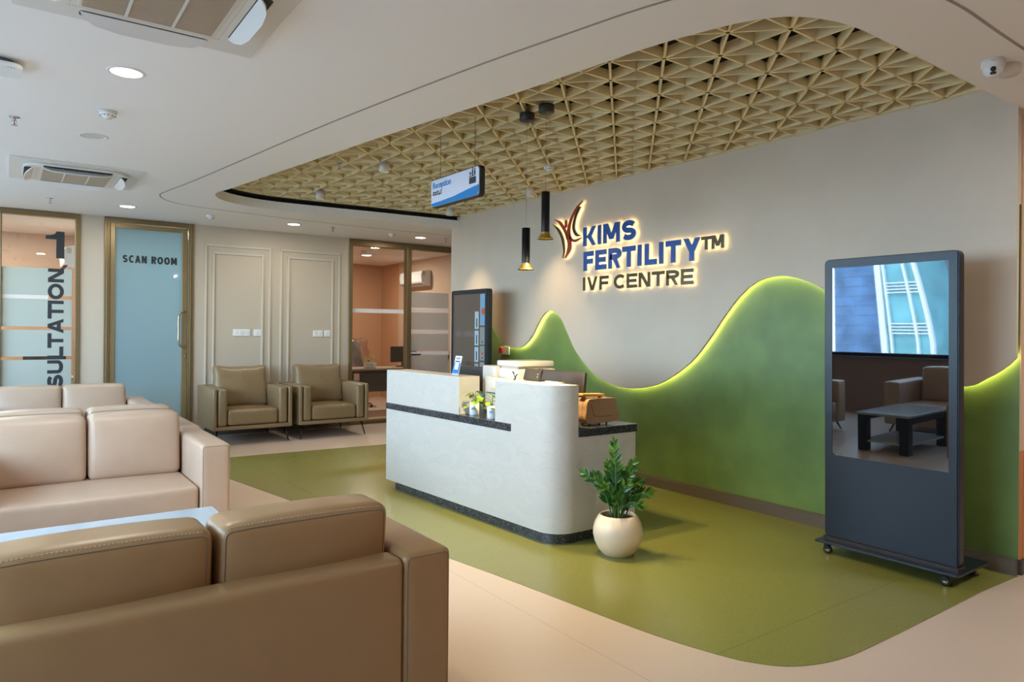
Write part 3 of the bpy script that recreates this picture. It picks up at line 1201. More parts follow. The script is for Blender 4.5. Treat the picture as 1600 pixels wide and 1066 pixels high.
def make_sofa(name, label, seats, depth=0.94, arm=0.19, leather=None, group=None, seat_w=0.585):
    """local frame: front towards -Y, origin at the floor in the middle"""
    lth = leather or M_SOFA
    W = seats * seat_w + 2 * arm + 0.01
    t = thing(name, label, 'sofa' if seats > 1 else 'armchair', group=group)
    hx = W / 2
    d0, d1 = -depth / 2, depth / 2
    AH, SH, BH, CH = 0.645, 0.375, 0.635, 0.815
    ix = hx - arm
    # base with the seat front
    MB().soft(-ix + .004, ix - .004, d0 + .025, d1 - .02, 0.11, 0.235, 0.012).build('base', lth, t)
    se = MB().soft(-ix + .003, ix - .003, d0 + .012, d1 - .20, 0.19, SH, 0.03, (0.0, 0.006, 0.010), n=8).build('seat_cushion', lth, t)
    sm_ = MB()
    sm_.tube([(-ix + .02, d0 + .028, SH - .008), (ix - .02, d0 + .028, SH - .008)], 0.0022, 6)
    sm_.build('seam', M_SEAM, se)
    bf = MB().soft(-ix - .005, ix + .005, d1 - .125, d1, 0.11, BH, 0.028, (0, 0.006, 0.004), n=8).build('back_frame', lth, t)
    MB().tube([(-ix + .02, d1 - .005, BH - .030), (ix - .02, d1 - .005, BH - .030)], 0.0018, 6).build('seam', M_SEAM, bf)
    for s in (-1, 1):
        x0, x1 = (ix, hx) if s > 0 else (-hx, -ix)
        amb = MB().soft(x0 + .002, x1, d0, d1 + .004, 0.105, AH, 0.026, (0.003, 0.003, 0.006), n=6)
        a = amb.build('arm', lth, t)
        for sy in (-1, 1):
            face_seam(amb, sy, 0.012, 0.0016).build('seam', M_SEAM, a)
    for i in range(seats):
        x0 = -ix + i * seat_w + .008
        x1 = x0 + seat_w - .012
        y0, y1 = d1 - .34, d1 - .115
        lean = 0.05
        def sg(u, v, w_):
            return (0, lean * (w_ * 0.5 + 0.0), -0.008 * abs(u) ** 3 * max(0, w_))
        cmb = MB().soft(x0, x1, y0, y1, SH - .005, CH, 0.042, (0.004, 0.028, 0.005), n=8, sag=sg)
        c = cmb.build('back_cushion', lth, t)
        face_seam(cmb, 1, 0.018, 0.0022, skip_low=True).build('seam', M_SEAM, c)
        st = MB()
        hh = cmb.h
        for k in range(46):
            u0 = -(hh[0] - .035) + 2 * (hh[0] - .035) * k / 45
            st.tube([cmb.warp((u0 - .0035, hh[1] - .006, hh[2]), 0.0004), cmb.warp((u0 + .0035, hh[1] - .006, hh[2]), 0.0004)], 0.0012, 4)
        st.build('stitching', M_STITCH, c)
    for (x, y, dx, dy) in ((-hx + .09, d0 + .09, -.04, -.05), (hx - .09, d0 + .09, .04, -.05), (-hx + .09, d1 - .09, -.04, .05), (hx - .09, d1 - .09, .04, .05)):
        splayed_leg(x, y, dx, dy, 0.115).build('leg', M_BLACKM, t)
    return t


W2 = 2 * 0.585 + 2 * 0.19 + 0.01
GS = 'two-seat leather sofas of the waiting area'
s1 = make_sofa('leather_sofa', 'beige two-seat leather sofa in the foreground, seen from behind, dim shade put into its colour', 2, depth=0.89, group=GS, leather=M_SOFA_SHADE)
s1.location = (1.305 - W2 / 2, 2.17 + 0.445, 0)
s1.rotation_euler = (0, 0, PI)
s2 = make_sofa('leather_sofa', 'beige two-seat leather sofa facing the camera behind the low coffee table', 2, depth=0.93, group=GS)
s2.location = (1.238 - W2 / 2, 4.955 + 0.465, 0)
dup(s2, (1.262 - W2 / 2, 5.935 + 0.465, 0), PI, 'beige two-seat leather sofa back to back with the sofa behind the coffee table')
dup(s2, (1.255 - W2 / 2, 7.93 + 0.465, 0), 0.0, 'beige two-seat leather sofa nearest the glazed consultation room partition')
s5 = make_sofa('leather_armchair', 'brown single leather armchair under the window, seen mirrored in the large display kiosk', 1, depth=0.90, leather=M_SOFA, seat_w=0.70)
s5.location = (-0.45 - 0.45, 3.98, 0)
s5.rotation_euler = (0, 0, PI / 2)

# coffee table
ct = thing('coffee_table', 'low coffee table with pale grey top and black legs between the two nearest sofas', 'coffee table', (0.44, 3.86, 0))
MB().prism(rrect(-.50, .50, -.285, .285, .006, 2), 0.405, 0.43).build('table_top', M_TABLE, ct, bevel=0.003)
for sx in (-1, 1):
    for sy in (-1, 1):
        MB().box(sx * .435 - .05, sx * .435 + .05, sy * .225 - .05, sy * .225 + .05, 0, 0.404).build('leg', M_BLACKM, ct, bevel=0.006)
for sy in (-1, 1):
    MB().box(-.384, .384, sy * .255 - .015, sy * .255 + .015, .33, .404).build('apron', M_BLACKM, ct)
MB().prism(rrect(-.46, .46, -.26, .26, .006, 2), 0.10, 0.118).build('shelf', M_TABLE, ct)


def make_khaki():
    t = thing('khaki_armchair', 'x', 'armchair', group='khaki leather armchairs against the cream wall')
    W, D = 0.955, 0.86
    hx = W / 2
    f, b = -D / 2, D / 2
    AH = 0.69
    MB().soft(-hx, hx, f, b, 0.185, 0.232, 0.014).build('base', M_KHAKI, t)
    for s in (-1, 1):
        x0, x1 = (hx - .048, hx) if s > 0 else (-hx, -hx + .048)
        MB().soft(x0, x1, f + .001, b, 0.20, AH, 0.016, n=5).build('side_panel', M_KHAKI, t)
        x0, x1 = (hx - .168, hx - .060) if s > 0 else (-hx + .060, -hx + .168)
        MB().soft(x0, x1, f + .006, b - .05, 0.234, AH - .008, 0.030, (0.004, 0.004, 0.008), n=6).build('arm_cushion', M_KHAKI, t)
    MB().soft(-hx + .045, hx - .045, b - .09, b - .001, 0.22, AH, 0.016, n=5).build('back_frame', M_KHAKI, t)
    sc = MB().soft(-hx + .175, hx - .175, f + .010, b - .20, 0.236, 0.425, 0.035, (0.003, 0.008, 0.012), n=8).build('seat_cushion', M_KHAKI, t)
    sm_ = MB()
    sm_.tube([(-hx + .20, f + .015, .395), (hx - .20, f + .015, .395)], 0.002, 6)
    sm_.build('seam', mat('khaki_seam', (0.13, 0.09, 0.035), 0.5), sc)
    def sg(u, v, w_):
        return (0.012 * u * w_ * w_ * (1 if w_ > 0 else 0) + 0.006 * math.sin(6 * w_ + 2 * u) * (abs(u) ** 4), 0.075 * w_, -0.020 * (1 - abs(u)) * max(0, w_) + 0.006 * math.sin(7 * u + 1))
    bc = MB().soft(-hx + .155, hx - .165, b - .33, b - .155, 0.42, 0.935, 0.05, (0.008, 0.035, 0.0), n=12, sag=sg).build('back_cushion', M_KHAKI, t)
    MB().tube([(0.0, b - .30 + .0, 0.90), (0.0, b - .335, 0.84), (0.0, b - .365, 0.74)], 0.0015, 6).build('seam', MATS['khaki_seam'], bc)
    for (x, y, dx, dy) in ((-hx + .07, f + .09, -.035, -.045), (hx - .07, f + .09, .035, -.045), (-hx + .10, b - .09, -.03, .03), (hx - .10, b - .09, .03, .03)):
        splayed_leg(x, y, dx, dy, 0.187, 0.013, 0.007).build('leg', M_BLACKM, t)
    return t


k1 = make_khaki()
k1['label'] = 'khaki leather armchair against the cream wall, the one beside the scan room door'
k1.location = (2.485, 8.87 + 0.43, 0)
dup(k1, (3.525, 8.87 + 0.43, 0), 0.0, 'khaki leather armchair against the cream wall, the one nearer the reception desk')

# ------------------------------------------------------------------ reception desk
dk = thing('reception_desk', 'white marbled reception desk with black granite worktop and a rounded corner', 'reception desk', (3.25, 4.65, 0))
A = Vector((2.790, 5.80))
Cn = Vector((2.915, 3.565))
dirf = (Cn - A).normalized()


def front(y):
    t = (y - A.y) / (Cn.y - A.y)
    return A.x + (Cn.x - A.x) * t


def desk_plan(inset, x_end, y_far, r=0.17, y_near=3.555):
    """outline of the curved-corner body, counter-clockwise seen from above"""
    x = lambda y: front(y) + inset
    pts = [(x_end, y_near + inset)]
    rr = max(0.02, r - inset)
    yc = y_near + inset + rr
    xc = x(yc) + rr
    for i in range(29):
        a = math.radians(-90 - 86.8 * i / 28)
        pts.append((xc + rr * math.cos(a), yc + rr * math.sin(a)))
    pts.append((x(y_far), y_far))
    pts.append((x_end, y_far))
    return pts


def wprism(mb, pts, z0, z1):
    n = len(pts)
    mb.prism(pts, z0, z1)
    return mb


pb = MB()
wprism(pb, desk_plan(0.030, 3.60, 5.68, 0.17), 0.0, 0.078)
pb.build('plinth', M_GRANITE, dk, world=True)
bd = MB()
wprism(bd, desk_plan(0.0, 3.655, 5.80), 0.076, 0.712)
bd.build('body', M_MARBLE, dk, world=True, bevel=0.0)
# granite worktop, thin band proud of the front
sl = MB()
x0f = lambda y: front(y) - 0.008
sl.prism([(3.118, 4.19), (3.118, 3.547), (3.665, 3.547), (3.665, 5.80), (x0f(5.80), 5.80), (x0f(4.02), 4.02), (x0f(4.02) + .03, 4.0), (x0f(4.0) + .06, 4.005), (x0f(4.0) + .06, 4.19)], 0.712, 0.766)
sl.build('worktop', M_GRANITE, dk, world=True, bevel=0.003)
# raised block at the far end
b1 = MB()
b1.prism([(front(5.80), 5.80), (front(4.66), 4.66), (3.055, 4.675), (3.0, 5.80)], 0.766, 1.06)
b1.build('raised_counter', M_MARBLE, dk, world=True, bevel=0.003)
# raised block round the curved corner
b2 = MB()
yc = 3.555 + 0.17
xc = front(yc) + 0.17
pts = [(3.115, 3.555)]
for i in range(29):
    a = math.radians(-90 - 86.8 * i / 28)
    pts.append((xc + .17 * math.cos(a), yc + .17 * math.sin(a)))
pts += [(front(4.20), 4.20), (3.20, 4.215), (3.20, 3.80), (3.115, 3.79)]
b2.prism(pts, 0.712, 1.06)
b2.build('raised_counter', M_MARBLE, dk, world=True)
for o_ in dk.children:
    if o_.name.startswith(('body', 'raised')):
        o_.data.polygons.foreach_set('use_smooth', [False] * len(o_.data.polygons))
        for p in o_.data.polygons:
            if abs(p.normal.z) < 0.5 and p.area < 0.05:
                p.use_smooth = False

# ------------------------------------------------------------------ potted plants


def leaf(mb, base, d, upv, L, W, fold=0.25, droop=0.15, mi=0):
    d = Vector(d).normalized()
    s = d.cross(Vector(upv))
    if s.length < 1e-4:
        s = d.orthogonal()
    s.normalize()
    n_ = s.cross(d).normalized()
    prof = [(0, .02), (.18, .62), (.42, 1.0), (.68, .78), (.88, .36), (1.0, .02)]
    vs = []
    for (t, w) in prof:
        c = Vector(base) + d * (L * t) - n_ * (droop * L * t * t)
        vs += [c + s * (W / 2 * w) + n_ * (fold * W / 2 * w), c, c - s * (W / 2 * w) + n_ * (fold * W / 2 * w)]
    fs = []
    for i in range(len(prof) - 1):
        a = 3 * i
        fs += [(a, a + 1, a + 4, a + 3), (a + 1, a + 2, a + 5, a + 4)]
    mb.add(vs, fs, mi, True)


pp = thing('potted_plant', 'glossy dark green leafy plant in a round cream pot beside the reception desk', 'potted plant', (3.185, 3.245, 0))
prof = [(0.0, 0.004), (.090, 0.0), (.098, .008), (.124, .040), (.147, .085), (.158, .130), (.157, .165), (.147, .205), (.128, .240), (.117, .253), (.111, .256), (.106, .252), (.109, .236), (.105, .215)]
MB().lathe(prof, n=48, cap=False).build('pot', M_POT, pp)
rg = MB()
for z_, r_ in ((.130, .1582), (.145, .1582), (.16, .1575), (.100, .1510), (.18, .1535)):
    rg.lathe([(r_ - .002, z_ - .002), (r_ + .0006, z_), (r_ - .002, z_ + .002)], n=48, cap=False)
rg.build('throwing_rings', M_POT, pp)
MB().lathe([(0, .238), (.05, .241), (.107, .233)], n=24, cap=False).build('soil', M_SOIL, pp)
rnd = random.Random(5)
stems = [(-.03, .00, .475), (-.215, .02, .275), (.20, -.01, .165), (.10, .03, .34), (.05, -.06, .22), (-.10, -.05, .20), (-.13, .05, .26), (.02, .08, .31), (.15, .05, .22), (-.02, -.08, .13), (.08, .0, .27), (-.06, .03, .33), (.13, -.06, .10)]
F2 = Vector((Fw.x, Fw.y, 0))
for (lx, ly, hh) in stems:
    tip = Rt * lx + F2 * ly + Vector((0, 0, .235 + hh))
    b0 = Rt * (lx * .22) + F2 * (ly * .3) + Vector((rnd.uniform(-.012, .012), rnd.uniform(-.012, .012), .232))
    mid = b0.lerp(tip, .5) + Vector((0, 0, .05)) - (tip - b0).dot(Rt) * Rt * 0.14
    st = catmull([b0, mid, tip], 8)
    sm_ = MB().tube(st, 0.006, 6, r1=0.0022)
    so = sm_.build('stem', M_STEM, pp)
    lf_ = MB()
    NP = 13 if hh > .25 else 10
    for q in range(NP):
        f_ = 0.26 + 0.72 * q / (NP - 1)
        p = st[min(len(st) - 1, int(f_ * (len(st) - 1)))]
        i_ = min(len(st) - 2, int(f_ * (len(st) - 1)))
        tg = (st[i_ + 1] - st[i_]).normalized()
        side = tg.cross(Vector(F2)).normalized()
        ang = rnd.uniform(-.5, .5)
        for s in (-1, 1):
            d_ = (tg * 1.05 + side * s * 0.75 + Vector(F2) * ang * s + F2 * rnd.uniform(-.35, .35)).normalized()
            L_f = rnd.uniform(.055, .078) * (1.0 - .35 * max(0, f_ - .7) / .3)
            leaf(lf_, p, d_, tg * .4 - Vector(F2) * .9, L_f, L_f * .34, 0.22, 0.12, 1 if (f_ > .72 and rnd.random() < .5) else 0)
    leaf(lf_, st[-1], (st[-1] - st[-2]), -Vector(F2), .05, .018, .2, 0, 1)
    lf_.build('leaflets', [M_LEAF, M_LEAFY], so)


def mug_plant(name, label, loc, seed, scale=1.0, leaves=13, bias=(0.0, 0.0)):
    t = thing(name, label, 'potted plant', loc, group='small trailing plants in white mugs')
    MB().lathe([(0, 0.0), (.036, 0), (.038, .004), (.038, .098), (.036, .1), (.034, .098), (.034, .085)], n=28, cap=False).build('mug', M_WHITEG, t)
    MB().lathe([(0, .084), (.0345, .084)], n=16, cap=False).build('soil', M_SOIL, t)
    pr = MB()
    pr.lathe([(.0384, .045), (.0384, .062)], n=12, a0=math.radians(200), a1=math.radians(245), cap=False, smooth=True)
    pr.lathe([(.0384, .038), (.0384, .041)], n=12, a0=math.radians(200), a1=math.radians(262), cap=False, smooth=True)
    pr.lathe([(.0384, .070), (.0384, .072)], n=12, a0=math.radians(200), a1=math.radians(250), cap=False, smooth=True)
    pr.build('printed_mark', mat('blue_grey_print', (0.22, 0.33, 0.5), 0.4), t)
    rn = random.Random(seed)
    for k in range(leaves):
        a = 2 * PI * k / leaves + rn.uniform(-.3, .3)
        rr = rn.uniform(.03, .085) * scale
        hz = rn.uniform(.02, .115) * scale if k % 4 else -rn.uniform(0.0, .04)
        tip = Vector((rr * math.cos(a) + bias[0], rr * math.sin(a) + bias[1], .09 + hz))
        pts = catmull([(0, 0, .082), (tip.x * .4, tip.y * .4, .09 + max(hz, .03) * .8), tip], 5)
        so = MB().tube(pts, 0.0018, 5).build('stem', M_STEM, t)
        lb = MB()
        d_ = Vector((math.cos(a), math.sin(a), rn.uniform(-.5, .1)))
        leaf(lb, tip, d_, (0, 0, 1), .072 * scale, .056 * scale, .18, .25)
        lb.build('leaf_blade', M_POTHOS, so)
    return t


mug_plant('mug_plant', 'lime green trailing plant in a white printed mug beside the lower raised counter', (2.955, 4.595, 0.766), 3, .85, 15, bias=(-0.015, -.045))
mug_plant('mug_plant', 'smaller lime plant in a white mug half hidden behind the curved counter', (2.945, 4.335, 0.766), 9, .75, 11, bias=(-.01, .03))

# ------------------------------------------------------------------ things on the desk
ac = thing('acrylic_sign', 'small leaning blue and white card sign on the raised counter end', 'sign', (2.975, 4.92, 1.0605), 0.0)
tm = Matrix.Rotation(math.radians(-8), 4, 'Z') @ Matrix.Rotation(math.radians(0), 4, 'Y')
rot = Matrix.Rotation(math.radians(14), 4, 'Y')
cb = MB(rot)
cb.prism(rrect(-.05, .05, .0, .155, .004, 3), -.002, .002, axis='x')
cb.build('card', M_WHITEG, ac)
q = MB(rot)
q.prism(rrect(-.05, .05, .006, .098, .003, 3), -.0028, -.0021, axis='x')
q.build('blue_panel', mat('bright_blue_print', (0.01, 0.21, 0.62), 0.35), ac)
q = MB(rot)
q.prism(rrect(-.027, .027, .042, .096, .003, 3), -.0036, -.003, axis='x')
q.build('white_square', M_WHITEG, ac)
for (a, b, c, d) in ((-.035, .035, .135, .140), (-.028, .030, .127, .131), (-.036, .036, .104, .114), (-.03, .03, .030, .034), (-.022, .024, .020, .023)):
    q = MB(rot)
    q.prism([(a, c), (b, c), (b, d), (a, d)], -.0042, -.0022, axis='x')
    q.build('printed_line', mat('navy_print', (0.05, 0.08, 0.22), 0.4), ac)

# multifunction printer on the worktop
pr = thing('printer', 'white multifunction office printer standing behind the curved counter', 'printer', (3.42, 4.62, 0.766))
M_PRN = mat('printer_white', (0.66, 0.64, 0.60), 0.4)
MB().soft(3.10, 3.60, 4.37, 4.67, 0.785, 1.03, 0.012).build('body', M_PRN, pr, world=True)
MB().box(3.102, 3.20, 4.372, 4.392, 1.02, 1.06).box(3.102, 3.20, 4.648, 4.668, 1.02, 1.06).box(3.102, 3.115, 4.392, 4.648, 1.02, 1.055).build('tray_rim', M_PRN, pr, world=True)
MB().soft(3.20, 3.60, 4.672, 4.86, 0.785, 1.135, 0.012).build('side_unit', M_PRN, pr, world=True)
for (x, y) in ((3.14, 4.42), (3.55, 4.42), (3.14, 4.62), (3.25, 4.81), (3.55, 4.81)):
    MB().box(x - .015, x + .015, y - .015, y + .015, .7665, .786).build('foot', M_BLACKP, pr, world=True)
MB().soft(3.23, 3.60, 4.40, 4.67, 1.031, 1.12, 0.010).build('scanner_unit', M_PRN, pr, world=True)
MB().soft(3.24, 3.60, 4.41, 4.71, 1.136, 1.182, 0.012).build('document_feeder', M_WHITEP, pr, world=True)
MB().box(3.25, 3.59, 4.43, 4.66, 1.12, 1.137).build('hinge_gap', M_GRILLE, pr, world=True)
MB().box(3.117, 3.225, 4.394, 4.646, 1.03, 1.036).build('paper_output_tray', M_BLACKP, pr, world=True)
MB().box(3.096, 3.102, 4.40, 4.64, .93, .936).build('tray_line', M_DARK, pr, world=True)
MB().box(3.096, 3.102, 4.46, 4.58, .955, .975).build('tray_handle', M_GRILLE, pr, world=True)

# black phone-like device and handset stand on the curved counter
dv = thing('desk_terminal', 'black angled desk terminal with two small lights on the curved counter top', 'desk terminal', (3.08, 4.03, 1.06))
r_ = Matrix.Rotation(math.radians(16), 4, 'Y')
MB(r_).soft(-.012, .012, -.095, .095, 0.002, .088, .008).build('housing', M_BLACKP, dv)
MB(r_).box(-.0135, -.012, -.080, .060, .012, .078).build('back_plate', mat('speaker_mesh_black', (0.03, 0.024, 0.02), 0.7, bump=0.6, bump_scale=300), dv)
MB(r_).cyl((-.0142, -.072, .03), .004, .002, 10, axis='x').cyl((-.0142, -.072, .05), .004, .002, 10, axis='x').build('indicator_lights', M_WHITEP, dv)
MB().box(.02, .06, -.08, .08, 0, .008).build('stand', M_BLACKP, dv)
hs = thing('cable_clip', 'small black bent cable clip on the curved counter top before the printer', 'clip', (3.03, 4.165, 1.06))
MB().tube([(0, .015, .004), (0, .0, .004), (0, -.01, .03), (0, -.028, .045)], .005, 8).tube([(0, .03, .060), (0, .012, .050)], .005, 8).tube([(0.0, .0, .004), (.01, .02, .03), (.0, .03, .060)], .003, 6).build('wire', M_BLACKP, hs)

# monitors


def monitor(label, loc, w, h, tilt, rz=0):
    t = thing('computer_monitor', label, 'monitor', loc, rz, group='black computer monitors on the desk')
    tmx = Matrix.Translation((0, 0, .10)) @ Matrix.Rotation(math.radians(tilt), 4, 'Y')
    MB(tmx).soft(-.014, .014, -w / 2, w / 2, 0, h, .010).build('back_shell', M_BROWNP, t)
    MB(tmx).box(.0142, .0155, -w / 2 + .01, w / 2 - .01, .012, h - .012).build('screen', M_SCREEN, t)
    em = MB(tmx)
    em.lathe([(.020, -.0006), (.024, -.0012), (.028, -.0006)], (-.0138, 0, h - .075), 24, axis='x', cap=False)
    em.build('round_emblem', M_BLACKP, t)
    MB().box(-.05, -.02, -.025, .025, .01, h * .55).build('stand', M_BLACKP, t)
    MB().prism(rrect(-.09, .09, -.11, .11, .02), 0, .012).build('stand_base', M_BLACKP, t)
    return t


monitor('wide black computer monitor, its back showing above the curved counter', (3.35, 4.05, .7665), .56, .262, 5)
monitor('black computer monitor behind the raised counter with the blue card', (3.45, 5.45, .7665), .46, .23, 0)
# handbag
bg_ = thing('handbag', 'bronze brown boxy vanity bag with tan handle on the low worktop end', 'handbag', (3.40, 3.685, .768), 0.0)
prf = [(-.155, .020), (-.140, .002), (-.08, -.002), (.13, .004), (.160, .016), (.168, .045), (.160, .068), (.140, .085), (.134, .12), (.130, .150), (.112, .166), (-.10, .170), (-.135, .160), (-.150, .13), (-.154, .09), (-.160, .05)]
pc = [(p.x, p.y) for p in catmull([(a, b, 0) for a, b in prf], 4, closed=True)]
body = MB()
body.prism([(x, z + .016) for x, z in pc], -.060, .070, axis='y', smooth=True)
body.build('body', M_BAG, bg_, bevel=0.012, seg=4)
sm_ = MB()
sm_.tube([(x * .985, -.0605, z * .985 + .017) for x, z in pc], .0028, 6, closed=True)
sm_.tube([(x * 1.002, -.02, z + .0163) for x, z in pc], .002, 6, closed=True)
sm_.build('piping', mat('bronze_piping', (0.32, 0.20, 0.12), 0.3), bg_)
sm_ = MB()
sm_.tube(catmull([(-.11, -.0615, .150), (-.095, -.0615, .11), (-.08, -.0615, .075), (-.07, -.0615, .062), (.0, -.0615, .058), (.10, -.0615, .060)], 5), .0015, 6)
sm_.build('embossed_line', mat('dark_bronze_line', (0.12, 0.07, 0.04), 0.4), bg_)
hd = MB()
hd.add([(-.16, -.03, .205), (.05, -.03, .196), (.05, .03, .196), (-.16, .03, .205), (-.16, -.03, .222), (.045, -.03, .214), (.045, .03, .214), (-.16, .03, .222)],
       [(0, 3, 2, 1), (4, 5, 6, 7), (0, 1, 5, 4), (2, 3, 7, 6), (0, 4, 7, 3), (1, 2, 6, 5)])
hd.box(.02, .035, -.02, .02, .178, .2).box(-.13, -.115, -.02, .02, .182, .207)
hd.build('handle', M_BAGT, bg_, bevel=0.004)
MB().cyl((.06, -.035, 0), .007, .02, 10).cyl((-.10, -.035, 0), .007, .02, 10).cyl((.06, .04, 0), .007, .02, 10).cyl((-.10, .04, 0), .007, .02, 10).build('bag_feet', M_BLACKP, bg_)
bb = thing('black_case', 'small round-ended black case lying behind the bronze bag', 'case', (3.60, 3.96, .767), 0.0)
MB().lathe([(0, -.07), (.024, -.07), (.030, -.062), (.030, .062), (.024, .07), (0, .07)], (0, 0, .031), 20, axis='x').build('barrel', M_BLACKP, bb)
MB().soft(-.12, -.06, -.028, .028, .001, .062, .02).build('grip', M_BROWNP, bb)

# ------------------------------------------------------------------ display kiosks


def kiosk(name, label, loc, on=False, lean=0.0):
    t = thing(name, label, 'display kiosk', loc)
    L = Matrix.Translation((0, 0, .10)) @ Matrix.Rotation(math.radians(-lean), 4, 'Y')
    hw, T_ = .400, .065
    H_ = 1.80
    out = rrect(-hw, hw, 0, H_, .032, 6)
    hwi = .346
    z0, z1 = H_ - .055 - 1.205, H_ - .055
    # housing with bezel: front face ring + back box
    hb = MB(L)
    hb.prism(out, .006, T_, axis='x')
    hb.build('housing', M_KIOSK, t, bevel=0.004)
    bz = MB(L)
    for (a, b, c, d) in ((-hw + .01, -hwi, .01, H_ - .01), (hwi, hw - .01, .01, H_ - .01), (-hwi, hwi, z1, H_ - .01), (-hwi, hwi, .01, z0)):
        bz.box(-.001, .006, a, b, c, d)
    bz.build('bezel', M_KIOSK, t)
    sc_ = MB(L).box(.0015, .0055, -hwi, hwi, z0, z1).build('screen', M_SCREEN if not on else mat('idle_screen', (0.035, 0.030, 0.026), 0.06, ior=1.7, emit=(0.30, 0.25, 0.21), emit_s=0.16), t)
    # wheeled base
    bs = MB()
    bs.prism(rrect(-.075, .36, -.425, .425, .012, 3), .072, .086)
    bs.build('base_plate', M_KIOSK, t, bevel=0.003)
    sk_ = MB().box(-.012, .085, -.40, .40, .086, .108)
    sk_.build('base_plinth', mat('kiosk_brown_step', (0.028, 0.016, 0.013), 0.4), t)
    for (x, y) in ((-.035, .355), (-.035, -.345), (.30, .355), (.30, -.345)):
        c = MB()
        c.lathe([(.010, -.010), (.027, -.009), (.028, 0), (.027, .009), (.010, .010)], (x, y, .028), 20, axis='x', cap=True)
        co = c.build('caster_wheel', M_BLACKP, t)
        c = MB()
        c.lathe([(.0, -.0115), (.017, -.0115), (.017, .0115), (0, .0115)], (x, y, .028), 16, axis='x', cap=True)
        c.build('wheel_hub', M_CHROME, co)
        c = MB()
        c.box(x - .016, x - .013, y - .012, y + .018, .032, .066).box(x + .013, x + .016, y - .012, y + .018, .032, .066).cyl((x, y, .06), .022, .012, 16)
        c.build('caster_fork', M_BLACKM, co)
    if on:
        cards = []
        # two columns of cards, the right one wider, as on a menu screen
        cols = [(-.215, -.135, [(1.36, 1.16, 0), (1.14, .97, 0), (.95, .78, 0), (.76, .60, 1), (.585, .43, 2)]),
                (-.342, -.245, [(1.56, 1.20, 3), (1.18, .98, 4), (.965, .80, 4), (.78, .46, 4)])]
        cm = [emis('card_pale_blue', (0.40, 0.62, 0.80), 0.75), emis('card_grey_blue', (0.36, 0.50, 0.60), 0.6), emis('card_violet', (0.25, 0.13, 0.80), 0.8),
              emis('card_sky_blue', (0.22, 0.44, 0.68), 0.75), emis('card_grey_green', (0.34, 0.44, 0.46), 0.6)]
        for (a, b, rows) in cols:
            for (zt, zb, mi) in rows:
                c = MB(L).box(.0002, .0014, a, b, zb + .18, zt + .18)
                cd = c.build('screen_card', cm[mi], sc_)
                if mi in (0, 4):
                    d_ = MB(L).box(-.0004, .0002, (a + b) / 2 - .012, (a + b) / 2 + .008, zb + .20, zb + .20 + (.02 if mi else .10))
                    d_.build('card_text', mat('card_ink', (0.03, 0.035, 0.05), 0.6), cd)
        c = MB(L)
        c.lathe([(0, 0), (.040, 0)], (-.0003, -.325 + .012, 1.54), 20, axis='x', cap=False)
        c.lathe([(0, 0), (.02, 0)], (-.0003, -.30, 1.06), 16, axis='x', cap=False)
        c.build('orange_dots', emis('dot_orange', (0.55, 0.17, 0.08), 0.7), sc_)
        MB(L).box(.0002, .0014, -.342, -.25, 1.0 + .18 + .52, 1.0 + .18 + .535).build('status_text', emis('status_white', (0.6, 0.6, 0.6), 0.6), sc_)
        MB(L).box(.0002, .0014, -.342, -.245, .40, .60).build('screen_card', emis('card_cyan', (0.12, 0.42, 0.62), 0.75), sc_)
    return t


K1 = kiosk('display_kiosk', 'tall black display kiosk on casters with a mirror-like screen, before the green wall', (4.352, 2.128, 0), lean=1.03)
K1['group'] = 'floor-standing display kiosks'
K2 = kiosk('display_kiosk', 'black display kiosk with a lit menu screen at the far end of the feature wall', (4.40, 6.985, 0), on=True)
K2['group'] = 'floor-standing display kiosks'

# ------------------------------------------------------------------ illuminated sign
sg_ = thing('illuminated_sign', 'backlit blue and bronze lettering with a red figure emblem on the feature wall', 'wall sign', (XW, 4.8, 2.2))
TMX = frame_right(0, 0, 0)   # u = -Y
XF = 0.0


def sign_letter(ch, t, u0, v0, sx, sy, face, name='letter', fx=1.0):
    """w is measured from the wall towards the room"""
    base = Matrix.Translation((XW, 0, 0)) @ Matrix(((0, 0, -1, 0), (-1, 0, 0, 0), (0, 1, 0, 0), (0, 0, 0, 1)))
    a = MB(base)
    w = add_glyph(a, ch, t, u0, v0, sx, sy, .036, .042, fx=fx)
    lo_ = a.build(name, face, sg_, world=True)
    b = MB(base)
    add_glyph(b, ch, t * .98, u0, v0, sx, sy, .020, .0358, 0, 0, 1, fx=fx)
    b.build('lit_edge', [M_ACRYL, M_HALO], lo_, world=True)
    return w


def sign_word(s, t, gap, ua, ub, va, vb, face):
    sy = vb - va
    fx = fit_word(s, t, gap, ub - ua, sy)
    x = 0
    for ch in s:
        if ch == ' ':
            x += .42
            continue
        x += sign_letter(ch, t, ua + x * sy, va, sy, sy, face, fx=fx) + gap


sign_word('KIMS', .27, .14, -5.42, -4.68, 2.292, 2.484, M_BLUE)
sign_word('FERTILITY', .26, .19, -5.412, -3.922, 2.038, 2.236, M_BLUE)
sign_word('TM', .25, .10, -3.905, -3.68, 2.122, 2.234, M_BRONZEL)
sign_word('IVF CENTRE', .23, .24, -5.416, -4.008, 1.838, 1.974, M_BRONZEL)

# emblem: pixel coordinates of the 829x1066 detail mapped onto the wall
def EM(px, py):
    # detail spans photo x 850..920, y 330..420 ; use two anchor points
    u = -(5.913 - (px - 155) / (715 - 155) * (5.913 - 5.430))
    v = 2.575 + (px - 155) / 560 * 0.055 - (py - 300) / (870 - 300) * 0.398 - (px - 155) / 560 * 0.012
    return u, v


